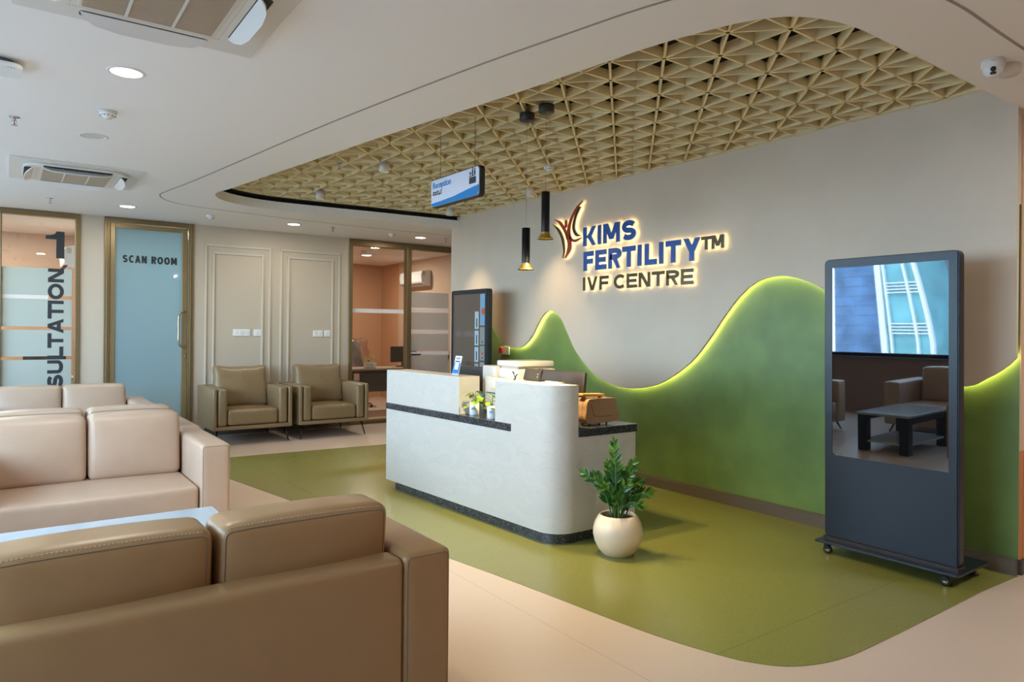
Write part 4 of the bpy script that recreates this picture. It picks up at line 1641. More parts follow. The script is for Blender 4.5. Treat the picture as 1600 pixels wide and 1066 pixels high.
def crescent(pts_l, pts_r, face, name):
    base = Matrix.Translation((XW, 0, 0)) @ Matrix(((0, 0, -1, 0), (-1, 0, 0, 0), (0, 1, 0, 0), (0, 0, 0, 1)))
    L = [EM(*p) for p in [(q.x, q.y) for q in catmull([(a, b, 0) for a, b in pts_l], 6)]]
    R = [EM(*p) for p in [(q.x, q.y) for q in catmull([(a, b, 0) for a, b in pts_r], 6)]]
    n = min(len(L), len(R))
    L = [L[int(i * (len(L) - 1) / (n - 1))] for i in range(n)]
    R = [R[int(i * (len(R) - 1) / (n - 1))] for i in range(n)]
    def slab(w0, w1, mats, nm, parent):
        mb = MB(base)
        vs = [(p[0], p[1], w0) for p in L] + [(p[0], p[1], w0) for p in R] + [(p[0], p[1], w1) for p in L] + [(p[0], p[1], w1) for p in R]
        ff = []
        for i in range(n - 1):
            ff.append((2 * n + i, 3 * n + i, 3 * n + i + 1, 2 * n + i + 1))
        mb.add(vs, ff, 0)
        for i in range(n - 1):
            for f, mi in (((i, i + 1, n + i + 1, n + i), 1), ((i, 2 * n + i, 2 * n + i + 1, i + 1), 0), ((n + i, n + i + 1, 3 * n + i + 1, 3 * n + i), 0)):
                mb.f.append(list(f)); mb.mi.append(mi if len(mats) > 1 else 0); mb.sm.append(False)
        for f in ((0, n, 3 * n, 2 * n), (n - 1, 3 * n - 1, 4 * n - 1, 2 * n - 1)):
            mb.f.append(list(f)); mb.mi.append(0); mb.sm.append(False)
        return mb.build(nm, mats, parent, world=True)
    o1 = slab(.036, .042, [face], name, sg_)
    slab(.020, .0358, [M_ACRYL, M_HALO], 'lit_edge', o1)


crescent([(175, 235), (260, 300), (330, 400), (385, 500), (420, 600)], [(200, 238), (300, 290), (385, 400), (420, 470), (440, 560)], M_RED, 'emblem_arm')
crescent([(715, 85), (600, 150), (500, 270), (440, 400), (420, 540), (440, 680), (420, 790), (375, 870)], [(715, 100), (640, 165), (545, 290), (500, 400), (490, 520), (510, 640), (500, 770), (405, 872)], M_RED, 'emblem_body')
crescent([(490, 480), (500, 560), (560, 625), (700, 628)], [(470, 540), (490, 620), (580, 670), (705, 634)], M_RED, 'emblem_leg')
crescent([(383, 300), (382, 350), (385, 400), (398, 418)], [(430, 300), (433, 350), (428, 400), (402, 418)], M_RED, 'emblem_head')
crescent([(150, 298), (240, 410), (310, 540), (345, 660), (360, 770), (345, 860)], [(160, 300), (280, 400), (355, 530), (385, 640), (392, 770), (365, 865)], M_BRONZEL, 'emblem_bronze_curve')  # bronze curves beside the red figure
crescent([(640, 160), (560, 290), (525, 430), (550, 530), (610, 590), (700, 602)], [(680, 168), (600, 300), (570, 430), (590, 510), (640, 570), (705, 606)], M_BRONZEL, 'emblem_bronze_curve')

# ------------------------------------------------------------------ hanging reception sign
hsn = thing('hanging_sign', 'rounded white and blue reception sign hanging from the lattice ceiling', 'hanging sign', (2.62, 4.375, 2.44))
base = Matrix.Translation((2.62, 0, 0))
YA, YBs, ZA, ZB = 4.035, 4.715, 2.347, 2.56
MB(base).prism(rrect(YA, YBs, ZA, ZB, .03, 6), 0.004, .045, axis='x').build('frame', M_BLACKP, hsn, world=True, bevel=0.002)
MB(base).prism(rrect(YA + .008, YBs - .008, ZA + .008, ZB - .008, .026, 6), 0.0, .0038, axis='x').build('face_panel', mat('sign_face_white', (0.62, 0.66, 0.78), 0.3), hsn, world=True)
bp = [(YA + .034, ZA + .0085), (YA + .0085, ZA + .034), (YA + .0085, ZA + .078), (YA + .14, ZA + .066), (YA + .34, ZA + .045), (YA + .54, ZA + .036), (YBs - .0085, ZA + .034), (YBs - .034, ZA + .0085)]
MB(base).prism(bp, -.001, .0, axis='x').build('blue_band', mat('sign_blue', (0.0, 0.19, 0.52), 0.3), hsn, world=True)
fr_ = Matrix.Translation((2.6195, 0, 0)) @ Matrix(((0, 0, -1, 0), (-1, 0, 0, 0), (0, 1, 0, 0), (0, 0, 0, 1)))


def put_text(body_, size, u, v, mt, name, parent, off=0.0):
    vs, fs = text_mesh(body_, size, off, 0.0006)
    mb = MB(fr_)
    mb.add([(p.x + u, p.y + v, p.z + .001) for p in vs], fs)
    return mb.build(name, mt, parent, world=True)


put_text('Reception', .066, -(YBs - .030), ZB - .072, MATS['sign_blue'], 'word', hsn, 0.0008)
put_text('\u0c30\u0c3f\u0c38\u0c46\u0c2a\u0c4d\u0c37\u0c28\u0c4d', .040, -(YBs - .030), ZB - .124, M_INK, 'word', hsn, 0.0004)
ic = MB(fr_)
def ib(a, b, c, d):
    ic.box(a, b, c, d, .0005, .0016)
U0, V0 = -4.155, ZA + .095
ib(U0 - .01, U0 + .075, V0, V0 + .045)
ib(U0 - .014, U0 + .058, V0 + .05, V0 + .055)
ib(U0 - .008, U0 + .012, V0 + .068, V0 + .082)
ib(U0 + .0, U0 + .004, V0 + .055, V0 + .068)
for (hx_, hz_) in ((U0 + .032, V0 + .105), (U0 + .060, V0 + .096)):
    ic.lathe([(0, .0006), (.0065, .0006), (.0065, .0016), (0, .0016)], (hx_, hz_, 0), 14)
    ib(hx_ - .008, hx_ + .008, V0 + .055, hz_ - .009)
ic.build('pictogram', M_INK, hsn, world=True)
MB().tube([(2.645, YA + .1, ZB), (2.645, YA + .1, ZG)], .0015, 6).build('wire', M_BLACKM, hsn, world=True)
MB().tube([(2.645, YBs - .1, ZB), (2.645, YBs - .1, ZG)], .0015, 6).build('wire', M_BLACKM, hsn, world=True)

# ------------------------------------------------------------------ ceiling fittings


def at_root(o, *parts):
    return o


def downlight(label, x, y, lit=True, r=.078, power=22, grp='round recessed ceiling downlights'):
    t = thing('downlight', label, 'ceiling light', (x, y, ZC), group=grp)
    MB().lathe([(r - .004, -.0005), (r - .002, -.0055), (r + .012, -.004), (r + .016, -.0003)], n=36, cap=False).build('trim_ring', M_WHITEG, t)
    MB().lathe([(0, -.0022), (r - .003, -.0022)], n=36, cap=False).build('diffuser', M_LAMP if lit else mat('unlit_diffuser', (0.62, 0.62, 0.62), 0.4), t)
    if lit:
        area_light('downlight_lamp', (0, 0, -.012), (0, 0, 0), r * 1.7, power, (1.0, 0.90, 0.76), parent=t)
    return t


downlight('lit round ceiling downlight beside the near air conditioner', .506, 4.217)
downlight('unlit round white ceiling light beyond the smoke detector between the two air conditioners', .492, 5.767, lit=False)
downlight('lit downlight near the scan room door, beyond the second air conditioner', 1.089, 8.878, power=9)
downlight('lit downlight above the khaki armchairs', 3.002, 9.009, power=9)
downlight('lit downlight before the glazed office in the corridor', 4.904, 9.12, power=9)
for (x, y, lb_) in ((3.5, -.1, 'added fill downlight, out of view, over the beige floor before the green inlay'), (5.6, .2, 'added fill downlight, out of view, over the floor beyond the wall corner')):  # unseen lamps added to brighten the near floor and ceiling
    downlight(lb_, x, y, power=26)


def smoke(label, x, y, z, name='smoke_detector'):
    t = thing(name, label, 'smoke detector', (x, y, z), group='white smoke detectors')
    MB().lathe([(0, 0), (.052, 0), (.052, -.010), (.050, -.014)], n=28, cap=False).build('mounting_base', M_WHITEP, t)
    MB().lathe([(.048, -.014), (.048, -.026), (.040, -.034), (.026, -.038), (.024, -.046), (0, -.047)], n=28, cap=False).build('sensor_head', M_WHITEG, t)
    s_ = MB()
    for k in range(12):
        a = 2 * PI * k / 12
        s_.box(-.005, .005, .0415, .0445, -.033, -.026)
        for q_ in range(8):
            v = s_.v[-8 + q_]
            s_.v[-8 + q_] = Vector((v.x * math.cos(a) - v.y * math.sin(a), v.x * math.sin(a) + v.y * math.cos(a), v.z))
    s_.build('vent_slots', M_DARK, t)
    return t


smoke('white smoke detector between the near air conditioner and the unlit round light', .505, 5.05, ZC)
smoke('white smoke detector on the ceiling near the top corner of the scan room door', 1.976, 8.939, ZC)
smoke('white smoke detector before the glazed office, beside the corridor downlight', 4.392, 9.018, ZC)
smoke('white smoke detector hung under the lattice ceiling between the pendant and the wall', 3.973, 4.967, ZG)
smoke('white smoke detector inside the office behind the glass', 4.98, 11.3, ZC)


def sprinkler(label, x, y, z=ZC):
    t = thing('sprinkler_head', label, 'sprinkler', (x, y, z), group='chrome fire sprinkler heads')
    MB().lathe([(0, 0), (.032, 0), (.030, -.004), (.012, -.008), (.010, -.010)], n=24, cap=False).build('escutcheon', M_CHROME, t)
    s_ = MB().cyl((0, 0, -.022), .008, .014, 12)
    s_.tube([(-.009, 0, -.02), (-.012, 0, -.034), (-.004, 0, -.048), (0, 0, -.05)], .0022, 6)
    s_.tube([(.009, 0, -.02), (.012, 0, -.034), (.004, 0, -.048), (0, 0, -.05)], .0022, 6)
    s_.build('frame_arms', M_CHROME, t)
    MB().cyl((0, 0, -.047), .003, .026, 8).build('glass_bulb', mat('red_bulb', (0.5, 0.04, 0.03), 0.2), t)
    MB().lathe([(0, -.050), (.006, -.050), (.019, -.053), (.019, -.0545), (0, -.0545)], n=20, cap=False).build('deflector', M_CHROME, t)
    return t


sprinkler('sprinkler head on the ceiling between the wireless access point and the far air conditioner', .033, 5.559)
sprinkler('sprinkler head on the ceiling close to the consultation room glass', .364, 8.829)
sprinkler('sprinkler head above the wall sockets of the cream panelled wall', 3.506, 8.957)
sprinkler('sprinkler head in the corridor at the end of the feature wall', 5.23, 8.941)
sprinkler('sprinkler head poking through the lattice ceiling', 2.415, 6.031, ZG)
sprinkler('sprinkler head inside the office behind the glass, beside its smoke detector', 4.60, 11.1)


def cassette(label, x0, y0, flap=1.0, S=.965):
    t = thing('cassette_air_conditioner', label, 'air conditioner', (x0 + S / 2, y0 + S / 2, ZC), group='ceiling cassette air conditioners')
    h = S / 2
    MB().prism(rrect(-h, h, -h, h, .012, 3), -.014, 0).build('trim_frame', M_WHITEP, t, bevel=0.004)
    oct_ = []
    i0 = .385
    pb_ = rrect(-i0, i0, -i0, i0, .16, 8)
    MB().prism(pb_, -.034, -.014).build('panel', M_WHITEP, t, bevel=0.006)
    g_ = .262
    MB().box(-g_, g_, -g_, g_, -.040, -.034).build('grille_frame', M_WHITEP, t, bevel=0.003)
    gr_ = MB()
    gr_.box(-g_ + .012, g_ - .012, -g_ + .012, g_ - .012, -.0405, -.0401)
    nn_ = 46
    for k in range(nn_):
        yy = -g_ + .016 + (2 * g_ - .032) * k / (nn_ - 1)
        gr_.box(-g_ + .014, g_ - .014, yy - .0018, yy + .0018, -.045, -.0405)
    gr_.build('intake_grille', M_GRILLE, t)
    gb = MB()
    for xx in (-.09, .09):
        gb.box(xx - .006, xx + .006, -g_ + .012, g_ - .012, -.0465, -.0452)
    gb.build('grille_rib', M_WHITEP, t)
    ln = MB()
    for s in (-1, 1):
        ln.box(-.30, .30, s * .288 - .001, s * .288 + .001, -.0347, -.034)
        ln.box(s * .288 - .001, s * .288 + .001, -.30, .30, -.0347, -.034)
    ln.build('panel_joint', M_GRILLE, t)
    # four opened louvre flaps with the dark slots behind them
    for k in range(4):
        R4 = Matrix.Rotation(PI / 2 * k, 4, 'Z')
        MB(R4).prism(rrect(-.25, .25, -.378, -.318, .02, 4), -.0349, -.0341).build('air_slot', M_DARK, t)
        fl = MB(R4 @ Matrix.Translation((0, -.322, -.036)) @ Matrix.Rotation(math.radians(38 * flap), 4, 'X'))
        outl = [(-.25, 0), (.25, 0), (.235, -.03), (.19, -.055), (.10, -.068), (-.10, -.068), (-.19, -.055), (-.235, -.03)]
        fl.prism(outl, -.004, .002)
        fl.build('louvre_flap', M_WHITEG, t)
    for s in ((1, 1), (1, -1), (-1, 1), (-1, -1)):
        pass
    MB().box(-.03, .03, -.302, -.299, -.0352, -.034).build('badge', M_GRILLE, t)
    return t


cassette('large ceiling cassette air conditioner nearest the camera, cut off at the top', .005, 2.62)
cassette('smaller looking ceiling cassette air conditioner over the far sofas', .005, 6.80)

ap = thing('wireless_access_point', 'rounded white wireless access point on the ceiling at the picture edge', 'access point', (-.045, 4.433, ZC))
MB().lathe([(0, 0), (.075, 0), (.075, -.022), (.07, -.024)], n=32, cap=False).build('mount', mat('grey_mount', (0.10, 0.12, 0.14), 0.5), ap)
MB().prism(rrect(-.105, .105, -.105, .105, .05, 8), -.048, -.024).build('housing', M_WHITEG, ap, bevel=0.008)
dd = MB()
for k in (-1, 0, 1):
    dd.cyl((.055 + k * .012, -.085 + k * .004, -.0495), .003, .0015, 8)
dd.build('indicator_dots', M_DARK, ap)

cc = thing('security_camera', 'white turret security camera on the ceiling corner beyond the lattice opening', 'security camera', (3.92, 1.425, ZC))
MB().lathe([(0, 0), (.050, 0), (.052, -.012), (.052, -.030), (.045, -.040)], n=32, cap=False).build('mounting_base', M_WHITEP, cc)
MB().lathe([(0, -.085), (.015, -.084), (.030, -.077), (.042, -.062), (.046, -.045), (.044, -.032)], n=32, cap=False).build('ball_housing', M_WHITEG, cc)
ldir = Vector((-3.92, -1.425, -1.1)).normalized()
Q = ldir.to_track_quat('Z', 'Y').to_matrix().to_4x4()
TQ = Matrix.Translation((0, 0, -.045)) @ Q
MB(TQ).lathe([(0, .0465), (.0125, .0465), (.0125, .040)], n=20, cap=False).build('lens', M_BLACKP, cc)
MB(TQ @ Matrix.Translation((0.0, -.019, 0))).prism(rrect(-.013, .013, -.006, .006, .005), .040, .0435).build('infrared_window', M_BLACKP, cc)
MB(Matrix.Translation((0, 0, 0))).lathe([(.0525, -.012), (.0525, -.018)], n=8, a0=math.radians(188), a1=math.radians(212), cap=False).build('printed_mark', M_GRILLE, cc)
jb = thing('junction_box', 'round white junction box on the ceiling beside the security camera', 'junction box', (4.055, 1.41, ZC))
MB().lathe([(0, 0), (.055, 0), (.056, -.02), (.053, -.042), (.046, -.050), (0, -.052)], n=32, cap=False).build('cover', M_WHITEP, jb)
MB().tube([(-.05, 0, -.02), (-.09, .005, -.018)], .010, 10).build('cable_gland', M_WHITEP, jb)


def grid_spot(label, x, y, power, ang=75):
    t = thing('cylinder_spotlight', label, 'ceiling light', (x, y, ZG), group='white cylinder spotlights under the lattice')
    MB().lathe([(0, 0), (.042, 0), (.042, -.088), (.038, -.088), (.036, -.044), (.0, -.043)], n=28, cap=False).build('housing', M_WHITEP, t)
    MB().lathe([(0, -.045), (.034, -.045)], n=24, cap=False).build('lens', M_LAMPW if power > 0 else M_WHITEG, t)
    if power > 0:
        spot_light('spotlight_lamp', (0, 0, -.095), (0, 0, -1), power, (1.0, 0.74, 0.42), ang, 0.7, 0.03, t)
    return t


grid_spot('white cylinder spotlight under the lattice left of the hanging sign', 2.724, 5.759, 75)
grid_spot('white cylinder spotlight at the far end of the lattice, before the armchairs', 2.743, 7.386, 85)
grid_spot('white cylinder spotlight just above the upper pendant beside the feature wall', 4.419, 5.842, 70)
grid_spot('white cylinder spotlight above the lit menu kiosk at the far end of the wall', 4.395, 7.427, 70)


def pendant(label, x, y, zb, ztop):
    t = thing('pendant_lamp', label, 'pendant lamp', (x, y, ZG), group='slim black tube pendants with brass bells')
    MB().lathe([(0, 0), (.05, 0), (.052, -.004), (.052, -.050), (.048, -.054), (0, -.054)], n=32, cap=False).build('canopy', M_BLACKP, t)
    MB().tube([(0, 0, -.054), (0, 0, ztop - ZG)], .0008, 6).build('cable', mat('grey_cable', (0.2, 0.18, 0.15), 0.5), t)
    a, b = zb + .046 - ZG, ztop - ZG
    MB().lathe([(0, b), (.028, b), (.028, a)], n=28, cap=False).build('tube_body', M_BLACKM, t)
    z = zb - ZG
    MB().lathe([(.027, a), (.030, a - .012), (.038, z + .016), (.056, z + .002), (.056, z), (.036, z + .010), (.022, z + .03)], n=32, cap=False).build('brass_bell', M_BRASS, t)
    MB().lathe([(0, z + .018), (.027, z + .018)], n=20, cap=False).build('bulb', M_LAMPW, t)
    spot_light('pendant_bulb_lamp', (0, 0, z + .006), (0, 0, -1), 95, (1.0, 0.76, 0.36), 125, 0.8, 0.015, t)
    return t


pendant('slim black pendant with brass bell, the lower hung of the pair beside the lettering', 2.89, 3.86, 1.84, 2.127)
pendant('slim black pendant with brass bell, the higher hung of the pair beside the emblem', 2.884, 3.64, 2.028, 2.34)
# ------------------------------------------------------------------ wall plates


def plate(name, label, x0, x1, z0, z1, holes=()):
    t = thing(name, label, 'wall plate', ((x0 + x1) / 2, YB, (z0 + z1) / 2), group='white electrical plates on the cream wall')
    hw, hh = (x1 - x0) / 2, (z1 - z0) / 2
    MB().prism(rrect(-hw, hw, -hh, hh, .005, 3), -.010, 0, axis='y').build('cover_plate', M_WHITEG, t, bevel=0.002)
    if holes:
        for (cx, kind_) in holes:
            m_ = MB()
            if kind_ == 'socket':
                for (a, b) in ((0, .018), (-.012, -.008), (.012, -.008)):
                    m_.lathe([(0, -.0105), (.0042, -.0105)], (cx + a, 0, b), 10, axis='y', cap=False)
                m_.build('socket_holes', M_DARK, t)
            else:
                m_.prism(rrect(cx - .016, cx + .016, -.026, .026, .003, 2), -.014, -.010, axis='y')
                m_.build('rocker_switch', M_WHITEP, t)
    return t


plate('socket_plate', 'wide white double socket plate in the panel beside the scan room door', 2.475, 2.70, 1.318, 1.408, ((-.055, 'socket'), (.0, 'switch'), (.045, 'socket'), (.085, 'switch')))
plate('switch_plate', 'small white square plate beside the double socket plate', 2.745, 2.845, 1.318, 1.408, ((0, 'switch'),))
plate('switch_plate', 'white wide plate in the panel nearer the office glass', 3.578, 3.72, 1.312, 1.402, ((-.03, 'switch'), (.03, 'switch')))
plate('switch_plate', 'white small plate at the edge of the panel nearer the office glass', 3.742, 3.83, 1.312, 1.402, ((0, 'switch'),))
rs = thing('plug_and_socket', 'white wall socket with a red plug on the green wall beside the menu kiosk', 'socket', (XW + GREC, 6.91, 1.185))
MB().prism(rrect(-.085, .085, -.05, .05, .006, 3), -.012, 0, axis='x').build('cover_plate', M_WHITEG, rs, bevel=0.002)
MB().soft(-.055, -.012, .03, .08, -.035, .04, .012).build('red_plug', mat('red_plastic', (0.45, 0.02, 0.02), 0.35), rs)
MB().tube(catmull([(-.03, .055, -.035), (-.03, .055, -.10), (-.035, .05, -.17), (-.03, .08, -.2), (-.03, .05, -.22), (-.03, .06, -.30)], 6), .004, 6).build('cord', mat('brown_cord', (0.25, 0.12, 0.08), 0.5), rs)

# ------------------------------------------------------------------ behind the glass


def split_ac(label, loc, rz):
    t = thing('split_air_conditioner', label, 'air conditioner', loc, rz, group='white wall-mounted air conditioners')
    p_ = [(0, 0), (0, .29), (-.10, .29), (-.185, .27), (-.205, .20), (-.195, .07), (-.14, .015), (-.05, 0)]
    # profile in (y, z), extruded along x
    MB().prism(p_, -.44, .44, axis='x').build('casing', M_WHITEG, t, bevel=0.006)
    MB().box(-.42, .42, -.200, -.1, .030, .036).build('outlet_gap', M_DARK, t)
    MB().box(.442, .4425, -.17, -.12, .19, .26).box(-.4425, -.442, -.17, -.12, .19, .26).build('rating_label', M_GRILLE, t)
    return t


split_ac('white wall air conditioner inside the glazed office', (6.44, 12.0, 2.25), -PI / 2)
split_ac('white wall air conditioner inside the consultation room', (0.79, 11.02, 2.17), -PI / 2)


def office_chair(label, loc, rz, wide=.5, back_h=.58, wrapped=False, grey=(0.11, 0.095, 0.085)):
    t = thing('office_chair', label, 'office chair', loc, rz, group='swivel chairs in the glazed office')
    mf = mat('grey_mesh_fabric', grey, 0.8, bump=0.4, bump_scale=300)
    MB().soft(-wide / 2, wide / 2, -.25, .24, .44, .52, .035, (0, 0, .01)).build('seat', mf, t)
    def sg(u, v, w_):
        return (-.10 * u * max(0, w_ * .5 + .5) * wide, .07 * w_ + .03 * u * u * -1, 0)
    MB().soft(-wide / 2, wide / 2, .22, .27, .60, .60 + back_h, .022, n=8, sag=sg).build('backrest', mf, t)
    for s in (-1, 1):
        MB().tube(catmull([(s * .25, .12, .46), (s * .30, .10, .52), (s * .29, .06, .68), (s * .28, -.10, .70)], 5), .014, 8).soft(s * .28 - .035, s * .28 + .035, -.16, .10, .70, .725, .012).build('armrest', mat('grey_plastic', (0.16, 0.16, 0.165), 0.45), t)
    MB().cyl((0, 0, .10), .028, .34, 16).build('gas_lift', M_BLACKM, t)
    MB().tube([(0, .16, .46), (0, .27, .50), (0, .27, .66)], .022, 8).build('back_bracket', M_BLACKP, t)
    for k in range(5):
        a = 2 * PI * k / 5 + .3
        lg = MB().tube([(0, 0, .11), (.29 * math.cos(a), .29 * math.sin(a), .07)], .022, 8, r1=.013).build('base_arm', MATS['grey_plastic'], t)
        MB().lathe([(0, -.018), (.026, -.018), (.028, 0), (.026, .018), (0, .018)], (.29 * math.cos(a), .29 * math.sin(a), .028), 14, axis='y').build('caster', M_BLACKP, lg)
    if wrapped:
        wm = glass_pane('plastic_wrap', (0.93, 0.88, 0.90), 0.16, 0.18)
        def sg2(u, v, w_):
            return (.035 * math.sin(9 * w_ + 3 * v) * (0.3 + abs(u)), .03 * math.sin(8 * u + 5 * w_), .02 * math.sin(11 * u))
        MB().soft(-wide / 2 - .08, wide / 2 + .09, .16, .38, .36, .62 + back_h, .05, n=14, sag=sg2).build('plastic_cover', wm, t)
    return t


office_chair('high-backed grey office chair wrapped in clear plastic behind the office table', (5.22, 12.10, 0), 0.15, .52, .62, wrapped=True)
office_chair('grey office chair with silver arms on the near side of the office table', (5.86, 10.56, 0), PI + .5, .46, .40)
od = thing('office_table', 'wooden topped office table on a dark steel frame inside the glazed office', 'table', (5.30, 11.25, 0))
MB().box(-.72, .95, -.33, .33, .735, .765).build('table_top', mat('pale_wood', (0.36, 0.27, 0.20), 0.4, noise_amt=0.12, noise_scale=6, stretch=(1, 8, 1)), od, bevel=0.002)
for (x, y) in ((-.66, -.29), (-.66, .29), (.88, -.29), (.88, .29)):
    MB().box(x - .025, x + .025, y - .025, y + .025, 0, .735).build('leg', M_BLACKM, od)
MB().box(-.66, .88, -.30, -.27, .69, .735).box(-.66, .88, .27, .30, .69, .735).build('frame_rail', M_BLACKM, od)
MB().box(-.40, .60, -.02, .0, .35, .70).build('modesty_panel', mat('grey_panel', (0.13, 0.13, 0.12), 0.6), od)
cp = thing('computer_monitor', 'black computer monitor on the office table behind the glass', 'monitor', (5.80, 11.38, .7665), 0.1)
MB().soft(-.27, .27, -.02, .02, .08, .36, .01).build('screen', M_BLACKP, cp)
MB().box(-.03, .03, .0, .03, .01, .2).build('stand', M_BLACKP, cp)
MB().box(-.12, .12, -.08, .08, 0, .012).build('stand_base', M_BLACKP, cp)
bxp = thing('planter_box', 'small white box planter with a green sprig on the office table', 'potted plant', (5.04, 11.13, .7665))
MB().soft(-.10, .03, -.045, .045, 0, .10, .008).soft(.032, .10, -.045, .045, 0, .085, .006).build('planter', M_WHITEG, bxp)
rn = random.Random(2)
for k in range(12):
    a = rn.uniform(0, 2 * PI)
    tip = Vector((.05 * math.cos(a) - .02, .05 * math.sin(a), .12 + rn.uniform(0, .10)))
    so = MB().tube([(-.03, 0, .09), tip], .002, 5).build('stem', M_STEM, bxp)
    lb = MB()
    leaf(lb, tip, (math.cos(a), math.sin(a), .1), (0, 0, 1), .065, .05, .2, .2)
    lb.build('leaf_blade', M_POTHOS, so)
# office and consultation room lights
for (lab, x, y, pw) in (('recessed ceiling light inside the glazed office', 5.3, 11.9, 40), ('recessed ceiling light inside the consultation room', -.2, 11.0, 45), ('recessed ceiling light behind the scan room door', 1.9, 10.9, 45)):
    downlight(lab, x, y, True, .09, pw, grp='ceiling lights of the rooms behind glass')
dt = thing('consultation_desk', 'pale desk inside the consultation room behind the striped glass', 'desk', (.15, 11.2, 0))
MB().box(-.75, .6, -.35, .35, .72, .75).build('desk_top', M_MOULD, dt)
for (x, y) in ((-.7, -.3), (-.7, .3), (.55, -.3), (.55, .3)):
    MB().box(x - .02, x + .02, y - .02, y + .02, 0, .72).build('leg', M_WHITEP, dt)
cm_ = thing('computer_monitor', 'black computer monitor on the consultation room desk', 'monitor', (.42, 11.2, .751), 0.1)
MB().soft(-.24, .24, -.02, .02, .08, .38, .01).build('screen', M_BLACKP, cm_)
MB().box(-.03, .03, 0, .03, .01, .2).build('stand', M_BLACKP, cm_)
MB().box(-.11, .11, -.08, .08, 0, .012).build('stand_base', M_BLACKP, cm_)

# ------------------------------------------------------------------ outside the windows
M_TEAL = mat('teal_glass_facade', (0.17, 0.42, 0.46), 0.25, noise_amt=0.25, noise_scale=0.4)
M_WHITEC = mat('white_cladding', (0.82, 0.84, 0.86), 0.5)


def facade_panel_mat():
    mt = bpy.data.materials.new('panelled_facade')
    mt.use_nodes = True
    nt = mt.node_tree
    b = nt.nodes['Principled BSDF']
    b.inputs['Roughness'].default_value = 0.45
    br = nt.nodes.new('ShaderNodeTexBrick')
    br.offset = 0
    br.inputs['Scale'].default_value = 1.0
    br.inputs['Brick Width'].default_value = 0.9
    br.inputs['Row Height'].default_value = 0.8
    br.inputs['Mortar Size'].default_value = 0.03
    br.inputs['Color1'].default_value = (0.44, 0.47, 0.50, 1)
    br.inputs['Color2'].default_value = (0.38, 0.42, 0.46, 1)
    br.inputs['Mortar'].default_value = (0.24, 0.28, 0.32, 1)
    tcn = nt.nodes.new('ShaderNodeTexCoord')
    s = nt.nodes.new('ShaderNodeSeparateXYZ')
    c = nt.nodes.new('ShaderNodeCombineXYZ')
    nt.links.new(tcn.outputs['Object'], s.inputs[0])
    nt.links.new(s.outputs['Y'], c.inputs['X'])
    nt.links.new(s.outputs['Z'], c.inputs['Y'])
    nt.links.new(c.outputs[0], br.inputs['Vector'])
    nt.links.new(br.outputs['Color'], b.inputs['Base Color'])
    return mt


M_FAC = facade_panel_mat()
M_BLUEF = mat('blue_glass_facade', (0.10, 0.20, 0.38), 0.3, noise_amt=0.35, noise_scale=0.5)


def curve_wall(pts, z0, z1, th, zfun=None):
    """tall facade following plan points, leaning by zfun(z)"""
    return pts


XO = -55.3
tw = thing('curved_tower', 'tall curved office tower with teal glass and white bands outside the window', 'building', (XO - 3, 30.5, -30))
# outline in (y, z): left white edge and the bulging right edge
def yl(z):   # white edge, far side
    return 31.50 + 0.085 * (z + 2.1)
def yr(z):
    return 27.35 + 1.75 * max(0.0, (z + 2.2) / 8.0) ** 1.3
zs = [-30, -15, -5, -1.5, 0, 1, 2, 3, 4, 5, 6, 7, 8, 9, 10, 12, 14, 18, 24]
gm = MB()
vs, fs = [], []
for z in zs:
    vs += [(XO, yl(z), z), (XO, yr(z), z), (XO - 6, yl(z), z), (XO - 6, yr(z), z)]
for i in range(len(zs) - 1):
    a, b = 4 * i, 4 * i + 4
    fs += [(a, a + 1, b + 1, b), (a + 2, b + 2, b + 3, a + 3), (a, b, b + 2, a + 2), (a + 1, a + 3, b + 3, b + 1)]
gm.add(vs, fs)
gm.build('glass_facade', M_TEAL, tw, world=True)
def rib(f0, f1, x, wd):
    mb = MB()
    vs, fs = [], []
    for z in zs:
        y = yl(z) * (1 - f0) + yr(z) * f0
        vs += [(XO - .1, y - wd, z), (XO - .1, y + wd, z), (x, y + wd, z), (x, y - wd, z)]
    for i in range(len(zs) - 1):
        a, b = 4 * i, 4 * i + 4
        fs += [(a, a + 1, b + 1, b), (a + 1, a + 2, b + 2, b + 1), (a + 2, a + 3, b + 3, b + 2), (a + 3, a, b, b + 3)]
    mb.add(vs, fs)
    return mb
for f0, wd in ((0.0, .26), (0.16, .09), (0.70, .10), (0.98, .14)):
    rib(f0, f0, XO + .35, wd).build('white_rib', M_WHITEC, tw, world=True)
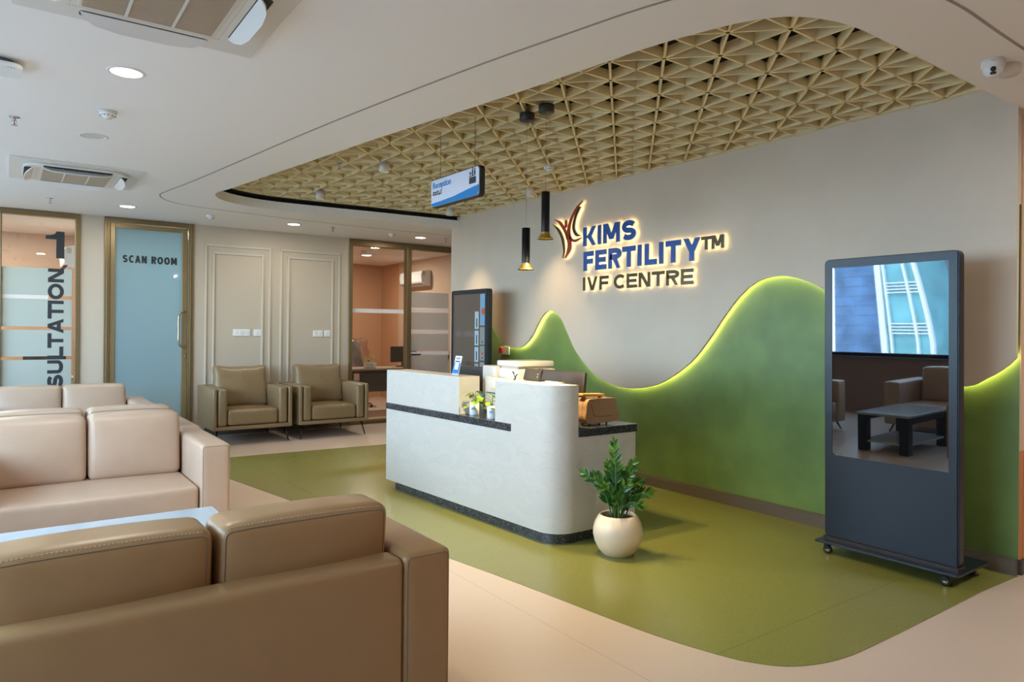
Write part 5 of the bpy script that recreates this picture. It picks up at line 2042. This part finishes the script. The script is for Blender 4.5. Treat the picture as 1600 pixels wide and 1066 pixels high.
for zb_ in (-7.5, -4.0, -0.6, 3.0, 6.6, 10.2, 13.8):
    for k_ in range(4):
        z = zb_ + k_ * .28
        MB().box(XO - .05, XO + .3, yr(z) - .05, yl(z) - .6, z - .05, z + .05).build('white_band', M_WHITEC, tw, world=True)
bw = thing('blue_tower', 'blue glass tower behind the curved one outside the window', 'building', (XO - 12, 35, -30))
MB().prism([(XO - 24, 41.6), (XO - 9.6, 41.75), (XO - 8.2, 40.9), (XO - 7.2, 37.5), (XO - 7.2, 33.0), (XO - 24, 33.0)], -30, 22).build('glass_facade', M_BLUEF, bw, world=True)
for k in range(22):
    z = -8 + k * 1.0
    MB().prism([(XO - 9.6, 41.8), (XO - 8.14, 40.95), (XO - 7.13, 37.52), (XO - 7.13, 33.1), (XO - 9.6, 33.1)], z, z + .05).build('mullion_row', M_WHITEC if False else mat('blue_grey_mullion', (0.22, 0.30, 0.42), 0.5), bw, world=True)
gw = thing('panelled_building', 'grey panelled building beside the curved tower outside the window', 'building', (XO - 5, 22, -30))
MB().prism([(XO - 8.5, 30.4), (XO - 7.5, 30.2), (XO - 7, 26), (XO - 8, 17), (XO - 16, 17), (XO - 16, 30.4)], -30, 26).build('facade', M_FAC, gw, world=True)
struct('ground_outside', MB().box(-400, -20, -250, 350, -31, -30), mat('city_ground', (0.20, 0.20, 0.19), 0.9, noise_amt=0.4, noise_scale=0.05))
M_HOUSE = mat('pale_houses', (0.42, 0.42, 0.45), 0.8)
rn = random.Random(11)
k = 0
for gy in range(6):
    for gx in range(3):
        y = 46 + gy * 7.5 + rn.uniform(-.6, .6)
        x = XO - 32 - gx * 10 + rn.uniform(-.8, .8)
        h_ = rn.uniform(17, 25)
        w_b = rn.uniform(2.2, 3.4)
        c_ = rn.choice([(0.5, 0.5, 0.52), (0.36, 0.30, 0.28), (0.30, 0.34, 0.40), (0.55, 0.50, 0.46)])
        o = MB().box(-w_b, w_b, -w_b * .7, w_b * .7, 0, h_).box(-w_b * .4, w_b * .3, -w_b * .3, w_b * .3, h_, h_ + 1).build('city_house', mat('house_%d' % (int(c_[0] * 100)), c_, 0.8), None, loc=(x, y, -30))
        tag(o, 'low city block far outside the window below the towers', 'building', 'low city blocks outside the window')
